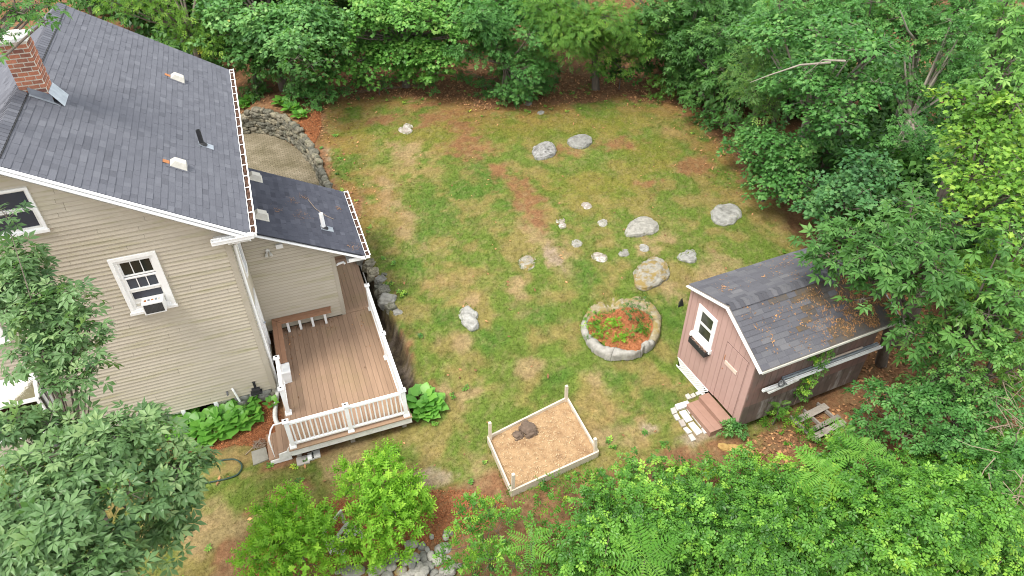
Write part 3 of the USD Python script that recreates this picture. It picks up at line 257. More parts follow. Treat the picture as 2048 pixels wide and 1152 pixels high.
VINES = [(11.65, 7.29, 0.62, 0.44),(14.84, 5.92, 0.94, 0.53),(15.76, 5.86, 0.84, 0.38),(6.23, 8.49, 0.68, 0.27),(7.0, 8.29, 0.74, 0.3),(7.96, 7.97, 0.68, 0.27),(9.0, 7.86, 0.64, 0.39),(9.18, 7.42, 0.79, 0.43),(9.86, 6.99, 1.01, 0.35),(10.16, 6.67, 1.19, 0.59),(10.41, 6.34, 1.43, 0.61),(11.02, 6.43, 1.36, 0.68),(12.08, 6.16, 1.25, 0.4),(13.04, 6.19, 0.87, 0.36),(13.04, 5.57, 1.24, 0.6),(13.29, 5.48, 1.44, 0.49),(13.94, 5.16, 1.66, 0.56),(14.32, 5.15, 1.55, 0.8),(5.54, 8.18, 0.85, 0.42),(5.78, 7.69, 1.22, 0.42),(6.43, 7.94, 0.89, 0.44),(6.92, 7.61, 1.04, 0.56),(7.59, 7.32, 1.01, 0.56),(7.92, 6.62, 1.44, 0.64),(8.48, 6.63, 1.2, 0.7),(9.05, 6.39, 1.31, 0.56),(9.85, 6.45, 1.24, 0.64),(9.69, 5.69, 1.87, 0.61),(9.96, 5.39, 2.28, 0.6),(10.71, 5.31, 2.07, 0.55),(11.18, 5.07, 2.06, 0.74),(11.34, 4.62, 2.42, 0.59),(12.55, 5.0, 1.83, 0.59),(12.81, 4.51, 2.27, 0.58),(13.58, 4.61, 1.75, 0.66),(4.75, 7.83, 0.96, 0.35),(5.04, 7.73, 0.87, 0.61),(5.56, 7.38, 1.2, 0.47),(5.76, 6.82, 1.74, 0.66),(6.64, 6.67, 1.58, 0.67),(6.71, 6.35, 1.65, 0.63),(7.33, 6.17, 1.7, 0.47),(7.92, 5.82, 1.78, 0.54),(8.43, 5.62, 2.06, 0.55),(8.94, 5.64, 1.77, 0.53),(9.23, 5.41, 2.11, 0.57),(9.42, 5.09, 2.4, 0.48),(10.03, 4.73, 2.14, 0.57),(10.84, 4.71, 2.27, 0.71),(10.94, 4.36, 2.59, 0.53),(11.48, 4.03, 2.39, 0.61),(11.57, 3.97, 2.72, 0.65),(13.29, 4.19, 1.52, 0.6),(3.77, 7.64, 0.71, 0.41),(4.31, 6.95, 1.43, 0.57),(4.58, 6.63, 1.58, 0.5),(5.12, 6.32, 1.93, 0.45),(5.7, 6.27, 1.69, 0.63),(6.02, 6.21, 1.57, 0.52),(6.66, 5.84, 1.84, 0.44),(7.14, 5.48, 1.79, 0.48),(7.73, 5.61, 1.71, 0.46),(8.06, 5.52, 1.69, 0.65),(8.44, 5.08, 1.73, 0.47),(8.51, 4.7, 2.24, 0.44),(9.53, 4.64, 2.15, 0.6),(9.49, 4.3, 2.26, 0.59),(10.01, 4.15, 2.59, 0.69),(10.41, 3.97, 2.74, 0.61),(10.92, 3.74, 2.48, 0.54),(11.56, 3.71, 2.5, 0.52),(12.61, 3.61, 1.55, 0.53),(3.71, 6.94, 0.69, 0.36),(4.03, 6.68, 1.37, 0.55),(4.53, 6.46, 1.03, 0.49),(5.19, 6.22, 1.29, 0.45),(5.5, 6.13, 1.08, 0.51),(5.84, 5.84, 1.61, 0.65),(6.75, 5.68, 1.14, 0.53),(6.95, 5.41, 1.5, 0.61),(7.68, 5.23, 1.28, 0.67),(8.13, 5.06, 1.5, 0.61),(8.69, 4.79, 1.08, 0.49),(8.73, 4.55, 1.72, 0.58),(9.19, 4.37, 1.91, 0.59),(9.92, 4.18, 1.8, 0.55),(10.21, 4.04, 1.7, 0.65),(10.33, 3.67, 2.49, 0.48),(11.0, 3.61, 1.91, 0.53),(11.84, 3.37, 1.56, 0.54),(12.52, 3.4, 1.52, 0.59),(4.01, 6.63, 0.53, 0.36),(4.88, 5.89, 0.94, 0.29),(5.28, 5.92, 0.86, 0.34),(5.9, 5.63, 0.62, 0.28),(6.26, 5.36, 1.01, 0.29),(7.08, 5.12, 0.71, 0.3),(7.48, 5.08, 0.98, 0.52),(8.1, 4.82, 0.79, 0.42),(8.17, 4.66, 1.18, 0.44),(9.27, 4.47, 0.59, 0.37),(9.49, 4.27, 1.09, 0.54),(9.91, 4.21, 0.94, 0.51),(10.41, 3.78, 1.3, 0.39),(11.23, 3.68, 0.53, 0.33),(11.45, 3.4, 1.16, 0.41),(11.98, 3.19, 1.14, 0.34),(12.38, 3.16, 1.11, 0.46)]
SUMAC = [(9.03, 5.89, 2.6, 1.0),(10.52, 6.13, 2.3, 0.9),(4.74, 5.58, 2.4, 0.85),(3.02, 7.13, 1.5, 0.7),(10.75, 8.82, 0.9, 0.45),(11.34, 7.27, 1.4, 0.6)]
HOSTA_BED = [((-4.53, 14.59), 0.5),((-4.02, 14.13), 0.55),((-3.57, 14.24), 0.55),((-3.11, 14.25), 0.55),((-2.63, 14.55), 0.55),((-3.45, 13.83), 0.5),((-2.86, 13.98), 0.5),((-3.83, 13.71), 0.4),((-2.46, 14.1), 0.4),((-4.14, 14.63), 0.5),((-4.77, 14.32), 0.4)]
HOSTA_SIDE = [((2.06, 12.9), 0.55),((2.28, 12.64), 0.45),((1.78, 12.65), 0.45),((2.02, 12.47), 0.4)]
HOSTA_BACK = [((-1.02, 33.03), 0.45),((-1.36, 32.88), 0.4),((0.39, 31.59), 0.5),((0.75, 30.85), 0.5),((0.99, 30.12), 0.4)]
HOSTA_STEP = [((-1.9, 14.34), 0.3)]
SPARE_BRANCH = [[(15.83, 15.49, 7.0),(14.48, 15.24, 7.2),(13.75, 15.53, 6.9),(13.37, 15.86, 6.6)], [(15.91, 15.03, 7.2),(14.94, 14.91, 7.4),(15.27, 15.75, 6.6)], [(20.38, 17.38, 7.8),(20.41, 16.82, 7.0),(20.97, 16.92, 6.4),(21.81, 17.46, 5.4)], [(20.74, 16.75, 6.4),(20.8, 16.27, 6.8),(21.44, 16.49, 6.4)], [(20.46, 16.51, 6.6),(19.12, 16.02, 7.4),(18.72, 16.2, 8.0)]]
DEADSTEMS = [(14.78, 6.21, 2.6),(14.25, 5.47, 2.4),(12.67, 4.15, 2.5),(15.02, 6.57, 2.5)]
# ------------------------------------------------------------ ground
LAWNP = Polygon(LAWN).buffer(0); MULCHP = [Polygon(m).buffer(0) for m in MULCH]
LOWP = Polygon([(-2.4, 32.2), (-.8, 31.75), (.1, 30.9), (.8, 29.2), (1.12, 27.4), (1.25, 25.8), (1.3, 24.3), (1.45, 22), (1.6, 19.4), (1.75, 18.9), (1.83, 17.8), (1.85, 16.8), (1.95, 16.07), (2.03, 15.5), (2.05, 14.8), (2.04, 14.1), (1.98, 13.5), (1.8, 12.4), (-9.6, 12.4), (-9.6, 32.2)])
def tz0(x, y):
    x, y = np.asarray(x, float), np.asarray(y, float)
    z = .55*sstep(11., 17., y)*sstep(.5, 2.5, x+.4*np.clip(y-13, 0, 6))+.05*np.log1p(np.exp(np.minimum(y-15., 50)))
    return z+.10*sstep(4, 9, x)*(1-sstep(12, 17, y))
def tz(x, y):
    x, y = np.asarray(x, float), np.asarray(y, float)
    ins = contains_xy(LOWP, x, y); d = sdist(spoints(np.stack([x, y], -1)), LOWP.exterior)
    sd = np.where(ins, d, -d); w = sstep(-.10, .14, sd)
    low = .18*sstep(19, 21, y)
    return tz0(x, y)*(1-w)+low*w+.035*(fb(x, y, .55, 3, 3)-.5)*(1-w)
def tz1(x, y): return float(tz(np.array([x]), np.array([y]))[0])
def gcol(x, y):
    """own colour of the ground: living grass, straw, moss, thatch, bare soil, leaf litter, mulch"""
    x, y = np.asarray(x, float), np.asarray(y, float)
    wx, wy = x+1.1*(fb(x, y, .9, 21)-.5), y+1.1*(fb(x, y, .9, 22)-.5)
    n1, n2, n3 = fb(x, y, .55, 1), fb(x, y, 1.5, 2), fb(x, y, 3.6, 5)
    def blob(lst, soft=1.):
        m = np.zeros(np.shape(x))
        for bx, by, a, b in lst:
            q = ((wx-bx)/(a*1.15))**2+((wy-by)/(b*1.15))**2; m = np.maximum(m, np.exp(-q*1.1))
        return m
    c = np.array([.092, .138, .024])*np.ones(np.shape(x)+(3,))
    def mixin(w, col):
        nonlocal c
        w = np.clip(w, 0, 1)[..., None]; c = c*(1-w)+np.array(col)*w
    mixin(.85*sstep(.44, .66, n2), (.18, .145, .05))
    mixin(.75*sstep(.5, .72, n1)*sstep(.3, .6, n3), (.235, .165, .07))
    mixin(sstep(8.2, 11.5, 14-y)*.5*sstep(-2, 1, 2-x), (.205, .155, .072))
    mixin(sstep(.15, .95, blob(MOSS)+.8*(n2-.5))*.7, (.138, .134, .024))
    mixin(sstep(.25, .95, blob(GREEN)+1.3*(n3-.5))*.85, (.062, .128, .02))
    mixin(sstep(.25, .95, blob(STRAW)+1.3*(n3-.5))*.8, (.245, .178, .092))
    mixin(sstep(.25, .95, blob(BROWN)+1.4*(n3-.5))*.85, (.175, .082, .042))
    mixin(sstep(.3, .7, blob(BARE)+.9*(n3-.5))*.8, (.26, .205, .15))
    d = sdist(spoints(np.stack([x, y], -1)), LAWNP.exterior); sd = np.where(contains_xy(LAWNP, x, y), d, -d)+1.5*(n2-.5)+1.0*(n3-.5)
    # strip of thinning, leaf-strewn turf along the wood
    far = sstep(19, 24, y+.25*x)
    mixin(far*(1-sstep(.2, 2.6, sd))*.75*sstep(.3, .55, n2), (.18, .095, .036))
    mixin(1-sstep(-.25, .3, sd), (.185, .098, .05))
    mixin((1-sstep(-.25, .3, sd))*sstep(.4, .7, n3)*.7, (.105, .06, .032))
    for m in MULCHP:
        dm = sdist(spoints(np.stack([x, y], -1)), m.exterior); s = np.where(contains_xy(m, x, y), dm, -dm)+.35*(n3-.5)
        mixin(sstep(-.12, .12, s), (.25, .105, .05))
    ins = contains_xy(LOWP, x, y); dl = sdist(spoints(np.stack([x, y], -1)), LOWP.exterior); s = np.where(ins, dl, -dl)
    mixin(sstep(-.12, .02, s)*sstep(12.5, 13.3, y)*sstep(-1.6, 1., x), (.055, .042, .028))
    mixin(sstep(-.12, .02, s)*sstep(12.5, 13.3, y)*sstep(-1.6, 1., x)*sstep(.5, .7, n3), (.16, .13, .10))
    n4 = fb(x, y, 9., 15, 3); mixin(.35*sstep(.5, .75, n4), (.21, .17, .085)); mixin(.3*sstep(.5, .3, n4), (.075, .085, .026)) if False else None
    dk = .70+.6*fb(x, y, 5., 9, 4)
    return c*dk[..., None]*np.array([1.08, 1.05, 1.05])
def axis_(a, b, near, n0, n1):
    m = np.arange(n0, n1+1e-6, near); g = 1.22**np.arange(1, 26)*near
    lo = n0-np.cumsum(g); hi = n1+np.cumsum(g)
    return np.concatenate([[a], lo[lo > a][::-1], m, hi[hi < b], [b]])
gx = axis_(-140, 160, .11, -9., 20.); gy = axis_(-60, 200, .11, 2.5, 36.)
X, Y = np.meshgrid(gx, gy)
Z = tz(X, Y)+.02*np.clip(Y-45, 0, None)
nx, ny = len(gx), len(gy)
idx = np.arange(nx*ny).reshape(ny, nx)
F = np.stack([idx[:-1, :-1], idx[:-1, 1:], idx[1:, 1:], idx[1:, :-1]], -1).reshape(-1, 4)
ground = usdkit.mesh(stage, '/World/ground', (np.stack([X, Y, Z], -1).reshape(-1, 3), F), MAT['ground'], True)
UsdGeom.PrimvarsAPI(ground).CreatePrimvar('gcol', Sdf.ValueTypeNames.Color3fArray, 'vertex').Set(Vt.Vec3fArray.FromNumpy(gcol(X, Y).reshape(-1, 3).astype(np.float32)))
tag(ground, 'patchy lawn and brown leaf litter floor of the wood', kind='structure')
rng = np.random.default_rng(11)
# grass blades: short tufts over the lawn, sparser where it is bare
def scatter(poly, n, rng):
    a, b, c, d = poly.bounds; p = rng.uniform((a, b), (c, d), (n, 2)); return p[contains_xy(poly, p[:, 0], p[:, 1])]
gp = scatter(LAWNP.buffer(.15), 150000, rng)
gp = gp[~contains_xy(LOWP, gp[:, 0], gp[:, 1])]
col = gcol(gp[:, 0], gp[:, 1]); green = col[:, 1]/(col[:, 0]+1e-6)
keep = rng.random(len(gp)) < np.clip(.30+.7*(green-.75)/.5, .12, 1); gp, col = gp[keep], col[keep]
nb = 3; P = np.repeat(gp, nb, 0)+rng.normal(0, .025, (len(gp)*nb, 2)); CC = np.repeat(col, nb, 0)*rng.uniform(.6, 1.6, (len(gp)*nb, 1))*np.array([1.02, 1.06, .9])
zz = tz(P[:, 0], P[:, 1]); a = rng.uniform(0, 6.283, len(P)); hgt = rng.uniform(.03, .065, len(P)); w = .007
lean = rng.uniform(.01, .045, len(P)); b0 = np.stack([P[:, 0]+w*np.cos(a), P[:, 1]+w*np.sin(a), zz-.005], -1); b1 = np.stack([P[:, 0]-w*np.cos(a), P[:, 1]-w*np.sin(a), zz-.005], -1)
la = rng.uniform(0, 6.283, len(P)); tp = np.stack([P[:, 0]+lean*np.cos(la), P[:, 1]+lean*np.sin(la), zz+hgt], -1)
V = np.stack([b0, b1, tp], 1).reshape(-1, 3)
gr = usdkit.mesh(stage, '/World/grass', (V, np.arange(len(V)).reshape(-1, 3)), MAT['grass_blades'])
UsdGeom.PrimvarsAPI(gr).CreatePrimvar('gcol', Sdf.ValueTypeNames.Color3fArray, 'vertex').Set(Vt.Vec3fArray.FromNumpy(np.repeat(CC, 3, 0).astype(np.float32)))
gr.CreateDoubleSidedAttr(True); tag(gr, 'short patchy lawn grass', 'grass', kind='stuff')
# fallen leaves
def flakes(p, z, size, rng, name, m, label, cat, tilt=.35, narrow=.55):
    n = len(p); a = rng.uniform(0, 6.283, n); s = size*rng.uniform(.6, 1.4, n)
    d = np.stack([np.cos(a), np.sin(a), rng.normal(0, tilt, n)], -1)*s[:, None]; e = np.stack([-np.sin(a), np.cos(a), rng.normal(0, tilt, n)], -1)*(s*narrow)[:, None]
    c = np.column_stack([p, z]); c[:, 2] += .012+np.abs(d[:, 2])*.5+np.abs(e[:, 2])*.5
    V = np.stack([c-d*.5, c+e*.5, c+d*.5, c-e*.5], 1).reshape(-1, 3); F = np.arange(len(V)).reshape(-1, 4)
    mb = MB(); mb.add(V, F, np.repeat(rng.random(n), 4)); mb.build(name, m, label=label, cat=cat, kind='stuff')
wood = Polygon([(-4, 30), (22, 19), (22, 4), (30, 8), (30, 42), (-8, 46)])
lp = scatter(wood.buffer(0), 60000, rng); lp = lp[~contains_xy(LAWNP.buffer(-.35), lp[:, 0], lp[:, 1]) & ~contains_xy(LOWP.buffer(.2), lp[:, 0], lp[:, 1])]
ed = scatter(LAWNP, 14000, rng); dd = sdist(spoints(ed), LAWNP.exterior)
ed = ed[(rng.random(len(ed)) < .9*np.exp(-dd*1.2)*sstep(20, 25, ed[:, 1]+.3*ed[:, 0])+.028)]; ed = ed[~contains_xy(LOWP, ed[:, 0], ed[:, 1])]
lp2 = scatter(Polygon([(10, 3), (24, 3), (24, 14), (14, 14), (14, 8.8), (9.6, 8.7)]), 16000, rng)
lp3 = scatter(Polygon([(3, 30.2), (6, 29.3), (9, 28.2), (13, 27.6), (17, 25.2), (18, 26.5), (14, 31), (4, 33)]), 9000, rng); lp3 = lp3[~contains_xy(LAWNP.buffer(-.2), lp3[:, 0], lp3[:, 1])]
lp = np.vstack([lp, ed, lp2, lp3]); flakes(lp, tz(lp[:, 0], lp[:, 1]), .10, rng, 'leaf_litter', 'litter', 'dry orange brown leaves strewn under the trees and over the lawn edge', 'fallen leaves')
mp = np.vstack([scatter(m.buffer(.06), 9000*max(.3, m.area/12.), rng) if False else scatter(m.buffer(.06), 12000, rng) for m in MULCHP])
flakes(mp, tz(mp[:, 0], mp[:, 1]), .045, rng, 'mulch', 'mulch', 'reddish bark mulch chips in the planting beds', 'mulch', narrow=.4)
# paved patio behind the house
MB().slab(LOWP.intersection(sbox(-9.5, 20.4, 3, 33)).buffer(-.12), -.1, .205).build('patio', 'patio_pavers', kind='structure')

# ------------------------------------------------------------ stone retaining walls
rng = np.random.default_rng(4)
wall = thing('stone_retaining_wall', 'curved fieldstone retaining wall round the paved patio beside the house', 'retaining wall')
crv = np.array([(-2.4, 32.05), (-1.6, 31.9), (-.8, 31.62), (-.2, 31.1), (.3, 30.4), (.75, 29.1), (1.02, 27.8), (1.15, 26.6), (1.22, 25.4), (1.27, 24.2), (1.35, 23), (1.45, 21.8), (1.52, 20.6), (1.6, 19.6)])
sl = np.concatenate([[0], np.cumsum(np.linalg.norm(np.diff(crv, axis=0), axis=1))])
row_h = .15
cnt = 0
for r in range(9):
    s = rng.uniform(0, .2)
    while s < sl[-1]:
        ln = rng.uniform(.16, .42); c = [np.interp(s+ln/2, sl, crv[:, 0]), np.interp(s+ln/2, sl, crv[:, 1])]
        t = [np.interp(s+ln/2+.05, sl, crv[:, 0])-c[0], np.interp(s+ln/2+.05, sl, crv[:, 1])-c[1]]
        zt = float(tz0(np.array(c[0]+.3), np.array(c[1]+.2)))+.06; zc = .2+(r+.5)*row_h
        if zc < zt+.02 and s+ln < sl[-1]+.2:
            v, f = stone_mesh((c[0]+rng.uniform(-.03, .03), c[1]+rng.uniform(-.03, .03), zc+rng.uniform(-.04, .04)), ln*.58, rng.uniform(.10, .17), row_h*rng.uniform(.5, .8), cnt+7, math.atan2(t[1], t[0])+rng.uniform(-.2, .2), 0, 2, .42, .65)
            MB().add(v, f, rng.random()).build('stone', 'wall_stone', wall, True, kind='stuff' if cnt > 999 else None)
            cnt += 1
        s += ln*.97
MB().slab(Polygon(list(crv[:-1])+[(x+.5, y+.45) for x, y in crv[:-1][::-1]]).buffer(0), .1, .75).build('wall_core', 'dirt', wall)
for i, (x, y, a, b, h) in enumerate([(1.62, 19.45, .16, .15, .2), (1.83, 18.95, .22, .17, .2), (1.88, 18.5, .24, .22, .2), (2.02, 18.05, .16, .17, .18), (2.18, 18.25, .1, .09, .12), (2.0, 17.45, .25, .2, .22), (2.03, 17.0, .25, .28, .22), (2.05, 16.65, .2, .16, .16), (1.9, 17.7, .14, .12, .16), (2.2, 16.35, .14, .12, .1)]):
    v, f = stone_mesh((x, y, tz1(x+.15, y)), a, b, h, i+90, i*.7, .45, 3, .5, .6)
    MB().add(v, f, rng.random()).build('stone', 'wall_stone' if i % 3 else 'stone', wall, True)
# ------------------------------------------------------------ house
XW, YF, YB = -1.70, 14.65, 24.6        # right wall, front wall, back wall
XR, ZR = -5.40, 8.37                   # ridge
XL = 2*XR-XW
SL = .63
def roofz(x): return 5.708-SL*(abs(x-XR)-(-1.178-XR))
house = thing('house', 'beige clapboard house with dark grey shingle roof, brick chimney and a low side wing', 'house')
rng = np.random.default_rng(8)
gable = Polygon([(XL, .42), (XW, .42), (XW, roofz(XW)-.17), (XR, ZR-.17), (XL, roofz(XL)-.17)])
WIN1 = (-4.26, 3.965, -3.265, 5.55); WIN2 = (-6.05, 6.57, -5.03, 7.6); WIN3 = (-7.85, 3.95, -6.84, 5.5); BAY = (-8.1, 1.35, -6.72, 2.85)
def lapd(t): return .030-.030*np.asarray(t)
def clapboards(poly, z0, step, holes, put, parent, prefix='siding_board', seams=False, gap=.010):
    """courses of lap siding as single boards; put(u, z, d) places a point d proud of the wall"""
    z1 = poly.bounds[3]; z = z0
    while z < z1:
        band = poly.intersection(sbox(-99, z, 99, z+step-gap))
        for h in holes: band = band.difference(sbox(*h))
        if seams and not band.is_empty and band.bounds[2]-band.bounds[0] > 2.5: q = rng.uniform(band.bounds[0]+.5, band.bounds[2]-.3); band = band.difference(sbox(q, 0, q+.005, 99))
        for g in getattr(band, 'geoms', [band]):
            if g.geom_type != 'Polygon' or g.area < .003: continue
            v2, f = trimesh.creation.triangulate_polygon(g, engine='earcut')
            dep = lapd((v2[:, 1]-z)/step)
            mb = MB(); rv = rng.random()
            mb.add([put(u, zz, d) for (u, zz), d in zip(v2, dep)], f, rv)
            a, b = g.bounds[0], g.bounds[2]; zb = g.bounds[1]
            d0 = float(lapd((zb-z)/step))
            lowu = [u for u, q in v2 if q < zb+1e-4]
            if len(lowu) > 1:
                a, b = min(lowu), max(lowu); mb.add([put(a, zb, d0), put(b, zb, d0), put(b, zb, -.004), put(a, zb, -.004)], [[0, 1, 2, 3]], rv)
            mb.build(prefix, 'siding', parent)
        z += step
fw = thing('front_wall', parent=house)
putf = lambda u, z, d: (u, YF-d, z)
clapboards(gable, .42, .108, [WIN1, WIN2, WIN3, BAY], putf, fw, seams=True)
MB().slab(gable.difference(sbox(*WIN1)).difference(sbox(*WIN2)).difference(sbox(*WIN3)).difference(sbox(*BAY)), 0, .1, (0, YF+.01, 0), (1, 0, 0), (0, 0, 1), (0, 1, 0)).build('sheathing', 'felt_paper', fw)
MB().bb((XW-.12, YF-.034, .40), (XW+.012, YF-.004, roofz(XW)-.2)).bb((XW-.016, YF-.004, .40), (XW+.018, YF+.12, roofz(XW)-.2)).build('corner_board', 'trim_tan', fw)
rw = thing('right_wall', parent=house)
putr = lambda u, z, d: (XW+d, u, z)
DOOR = (15.5, .55, 16.42, 2.62); WSM = (15.75, 3.55, 16.45, 4.75)
clapboards(sbox(YF+.12, .42, YB, 5.55).difference(sbox(17, .42, 20.4, 4.2)), .42, .108, [DOOR, WSM], putr, rw, gap=.016)
MB().bb((XW-.15, YF+.13, .1), (XW-.02, YB, 5.6)).build('sheathing', 'felt_paper', rw)
MB().bb((XL, YB, .1), (XW-.03, YB+.1, 5.7)).slab(gable, 0, .1, (0, YB+.12, 0), (1, 0, 0), (0, 0, 1), (0, 1, 0)).build('back_wall', 'trim_tan', house)
MB().bb((XL-.01, YF+.12, .1), (XL+.1, YB, 5.6)).build('left_wall', 'trim_tan', house)
# door and small window on the right wall
d = thing('side_door', parent=house)
MB().bb((XW-.02, 15.6, .58), (XW+.01, 16.32, 2.52)).build('door_panel', 'white', d)
MB().bb((XW, 15.48, .55), (XW+.05, 15.6, 2.63)).bb((XW, 16.32, .55), (XW+.05, 16.44, 2.63)).bb((XW, 15.6, 2.52), (XW+.05, 16.32, 2.63)).build('door_casing', 'white', d)
MB().tm(trimesh.creation.icosphere(2, .035).apply_translation((XW+.07, 16.22, 1.5))).build('door_knob', 'flashing', d, True)
w = thing('window', parent=house)
MB().bb((XW, 15.72, 3.5), (XW+.05, 15.82, 4.8)).bb((XW, 16.38, 3.5), (XW+.05, 16.48, 4.8)).bb((XW, 15.82, 4.7), (XW+.05, 16.38, 4.8)).bb((XW, 15.82, 3.5), (XW+.07, 16.38, 3.6)).build('frame', 'white', w)
MB().bb((XW-.03, 15.82, 3.6), (XW-.01, 16.38, 4.7)).build('pane', 'glass_dark', w)
# windows of the front wall
def frame_rect(mb, x0, z0, x1, z1, t, y0, y1):
    mb.bb((x0, y0, z0), (x0+t, y1, z1)); mb.bb((x1-t, y0, z0), (x1, y1, z1)); mb.bb((x0+t, y0, z0), (x1-t, y1, z0+t)); mb.bb((x0+t, y0, z1-t), (x1-t, y1, z1)); return mb
def front_window(W, split, lights, casing=.115, frame_mat='white'):
    x0, z0, x1, z1 = W
    w = thing('window', parent=house)
    mb = MB(); frame_rect(mb, x0, z0, x1, z1, casing*.55, YF-.06, YF+.02); frame_rect(mb, x0+casing*.55, z0+casing*.55, x1-casing*.55, z1-casing*.55, casing*.45, YF-.035, YF+.03)
    mb.build('casing', frame_mat, w)
    MB().bb((x0-.03, YF-.10, z0-.03), (x1+.03, YF-.062, z0+.035)).build('sill', frame_mat, w)
    a0, b0, a1, b1 = x0+casing, z0+casing, x1-casing, z1-casing
    return w, (a0, b0, a1, b1)
w, (a0, b0, a1, b1) = front_window(WIN1, 0, 3, .15)
yy = YF+.0
def sash(w, a0, z0, a1, z1, y, n, gl, fr='white', t=.035):
    mb = MB(); frame_rect(mb, a0, z0, a1, z1, t, y-.02, y+.02); mb.build('sash', fr, w)
    wd = (a1-a0-2*t)/n
    for i in range(n):
        MB().bb((a0+t+i*wd, y+.004, z0+t), (a0+t+(i+1)*wd, y+.012, z1-t)).build('pane', gl, w)
    for i in range(1, n):
        MB().bb((a0+t+i*wd-.009, y-.012, z0+t), (a0+t+i*wd+.009, y+.002, z1-t)).build('muntin', fr, w)
sash(w, a0, 4.98, a1, b1, YF+.03, 3, 'glass_dark')
sash(w, a0, 4.60, a1, 4.96, YF-.005, 3, 'glass_blue')
MB().bb((a0, YF-.02, 4.60-.03), (a1, YF+.02, 4.598)).build('sash', 'white_dirty', w)
sash(w, a0, 4.30, a1, 4.568, YF-.005, 1, 'glass_screen', 'white_dirty', .028)
MB().bb((a0, YF-.01, b0), (a1, YF+.02, 4.298)).build('filler_panel', 'white', w)
MB().bb((a0+.02, YF-.022, b0+.01), (a0+.16, YF-.011, b0+.08)).bb((a1-.08, YF-.022, b0+.03), (a1-.03, YF-.011, b0+.2)).build('weather_strip', 'vent_paint', w)
w, (a0, b0, a1, b1) = front_window(WIN2, 0, 1, .07, 'white')
sash(w, a0, (b0+b1)/2+.02, a1, b1, YF+.02, 1, 'glass_screen', 'white_dirty', .03); sash(w, a0, b0, a1, (b0+b1)/2+.018, YF-.01, 1, 'glass_screen', 'white_dirty', .04)
w, (a0, b0, a1, b1) = front_window(WIN3, 0, 1, .12)
sash(w, a0, (b0+b1)/2+.02, a1, b1, YF+.02, 3, 'glass_blue'); sash(w, a0, b0, a1, (b0+b1)/2+.018, YF-.01, 1, 'glass_screen', 'white_dirty', .04)
# garden window: a glazed white box standing out from the wall
bay = thing('garden_window', parent=house)
x0, z0, x1, z1 = BAY
yb = YF-.55
mb = MB(); frame_rect(mb, x0, z0, x1, z1, .07, YF-.04, YF+.02)
zt = z1-.42
for x in (x0+.03, x1-.10): mb.bb((x, yb, z0), (x+.07, yb+.07, zt)); mb.beam((x+.035, yb+.03, zt), (x+.035, YF-.04, z1-.05), .07, .07); mb.bb((x, yb+.07, z0), (x+.07, YF-.04, z0+.07)); mb.bb((x, yb+.3, z0+.07), (x+.07, yb+.35, zt+.2))
mb.bb((x0+.03, yb-.01, zt), (x1-.03, yb+.07, zt+.07)); mb.bb((x0+.10, yb, z0), (x1-.10, yb+.07, z0+.07)); mb.bb((x0+.1, YF-.1, z1-.1), (x1-.1, YF-.045, z1-.03))
mb.build('frame', 'white', bay)
MB().add([(x0+.1, yb+.04, zt+.075), (x1-.1, yb+.04, zt+.075), (x1-.1, YF-.07, z1-.045), (x0+.1, YF-.07, z1-.045)], [[0, 1, 2, 3]]).build('roof_pane', 'glass_clear', bay)
MB().bb((x0+.1, yb+.03, z0+.07), (x1-.1, yb+.036, zt)).build('pane', 'glass_clear', bay)
MB().bb((x1-.07, yb+.07, z0+.07), (x1-.064, YF-.04, zt)).build('pane', 'glass_clear', bay)
MB().bb((x0+.1, YF-.02, z0+.07), (x1-.1, YF-.01, z1-.1)).build('curtain', 'curtain', bay)
MB().bb((x0+.1, yb+.08, z0-.02), (x1-.1, YF-.03, z0+.03)).build('shelf', 'white_dirty', bay)
# foundation stones, crawl opening
fd = thing('foundation', parent=house)
MB().bb((XL, YF+.06, -.1), (-4.17, YF+.2, .43)).bb((-3.28, YF+.06, -.1), (XW-.03, YF+.2, .43)).bb((-4.17, YF+.35, -.1), (-3.28, YF+.4, .43)).build('footing', 'mortar', fd)
s = -8.6; k = 0
while s < -1.75:
    ln = rng.uniform(.2, .42)
    for zc in (.10, .30):
        c = s+ln/2+(.08 if zc > .2 else 0)
        if not (-4.2-ln/2 < c < -3.25+ln/2) and c+ln*.5 < XW:
            v, f = stone_mesh((c, YF+.06, zc), ln*.53, .1, .115, 200+k, 0, 0, 1, .25, .6); MB().add(v, f, rng.random()).build('stone', 'stone_pale', fd, True)
        k += 1
    s += ln
MB().bb((-4.2, YF-.03, .05), (-4.1, YF+.05, .44)).build('opening_jamb', 'white', fd); MB().bb((-3.36, YF-.03, .05), (-3.26, YF+.05, .44)).build('opening_jamb', 'white', fd)
MB().bb((-4.1, YF+.2, -.1), (-3.36, YF+.22, .43)).build('crawl_opening', 'void', fd)
# fittings on the front wall
mb = MB(); mb.tube([(-4.84, YF-.02, .68), (-4.84, YF-.11, .68)], .10, 16); mb.bb((-4.87, YF-.035, .5), (-4.81, YF-.025, .95)); mb.build('electric_meter', 'dark_grey', house, label='round grey meter on the clapboards')
mb = MB(); mb.tube([(-2.21, YF-.03, .62), (-2.21, YF-.03, .84)], .035, 10); mb.bb((-2.36, YF-.16, .44), (-2.06, YF-.025, .50)); mb.bb((-2.32, YF-.15, .5), (-2.10, YF-.025, .60)); mb.build('dryer_vent', 'black_plastic', house)
MB().tube([(-2.78, YF-.04, .8), (-2.76, YF-.07, .74), (-2.70, YF-.09, .3)], .028, 10).build('drain_pipe', 'white', house)
MB().tube([(-2.93, YF-.02, .70), (-2.93, YF-.09, .70), (-2.93, YF-.10, .64)], .025, 8).build('hose_tap', 'dark_grey', house)
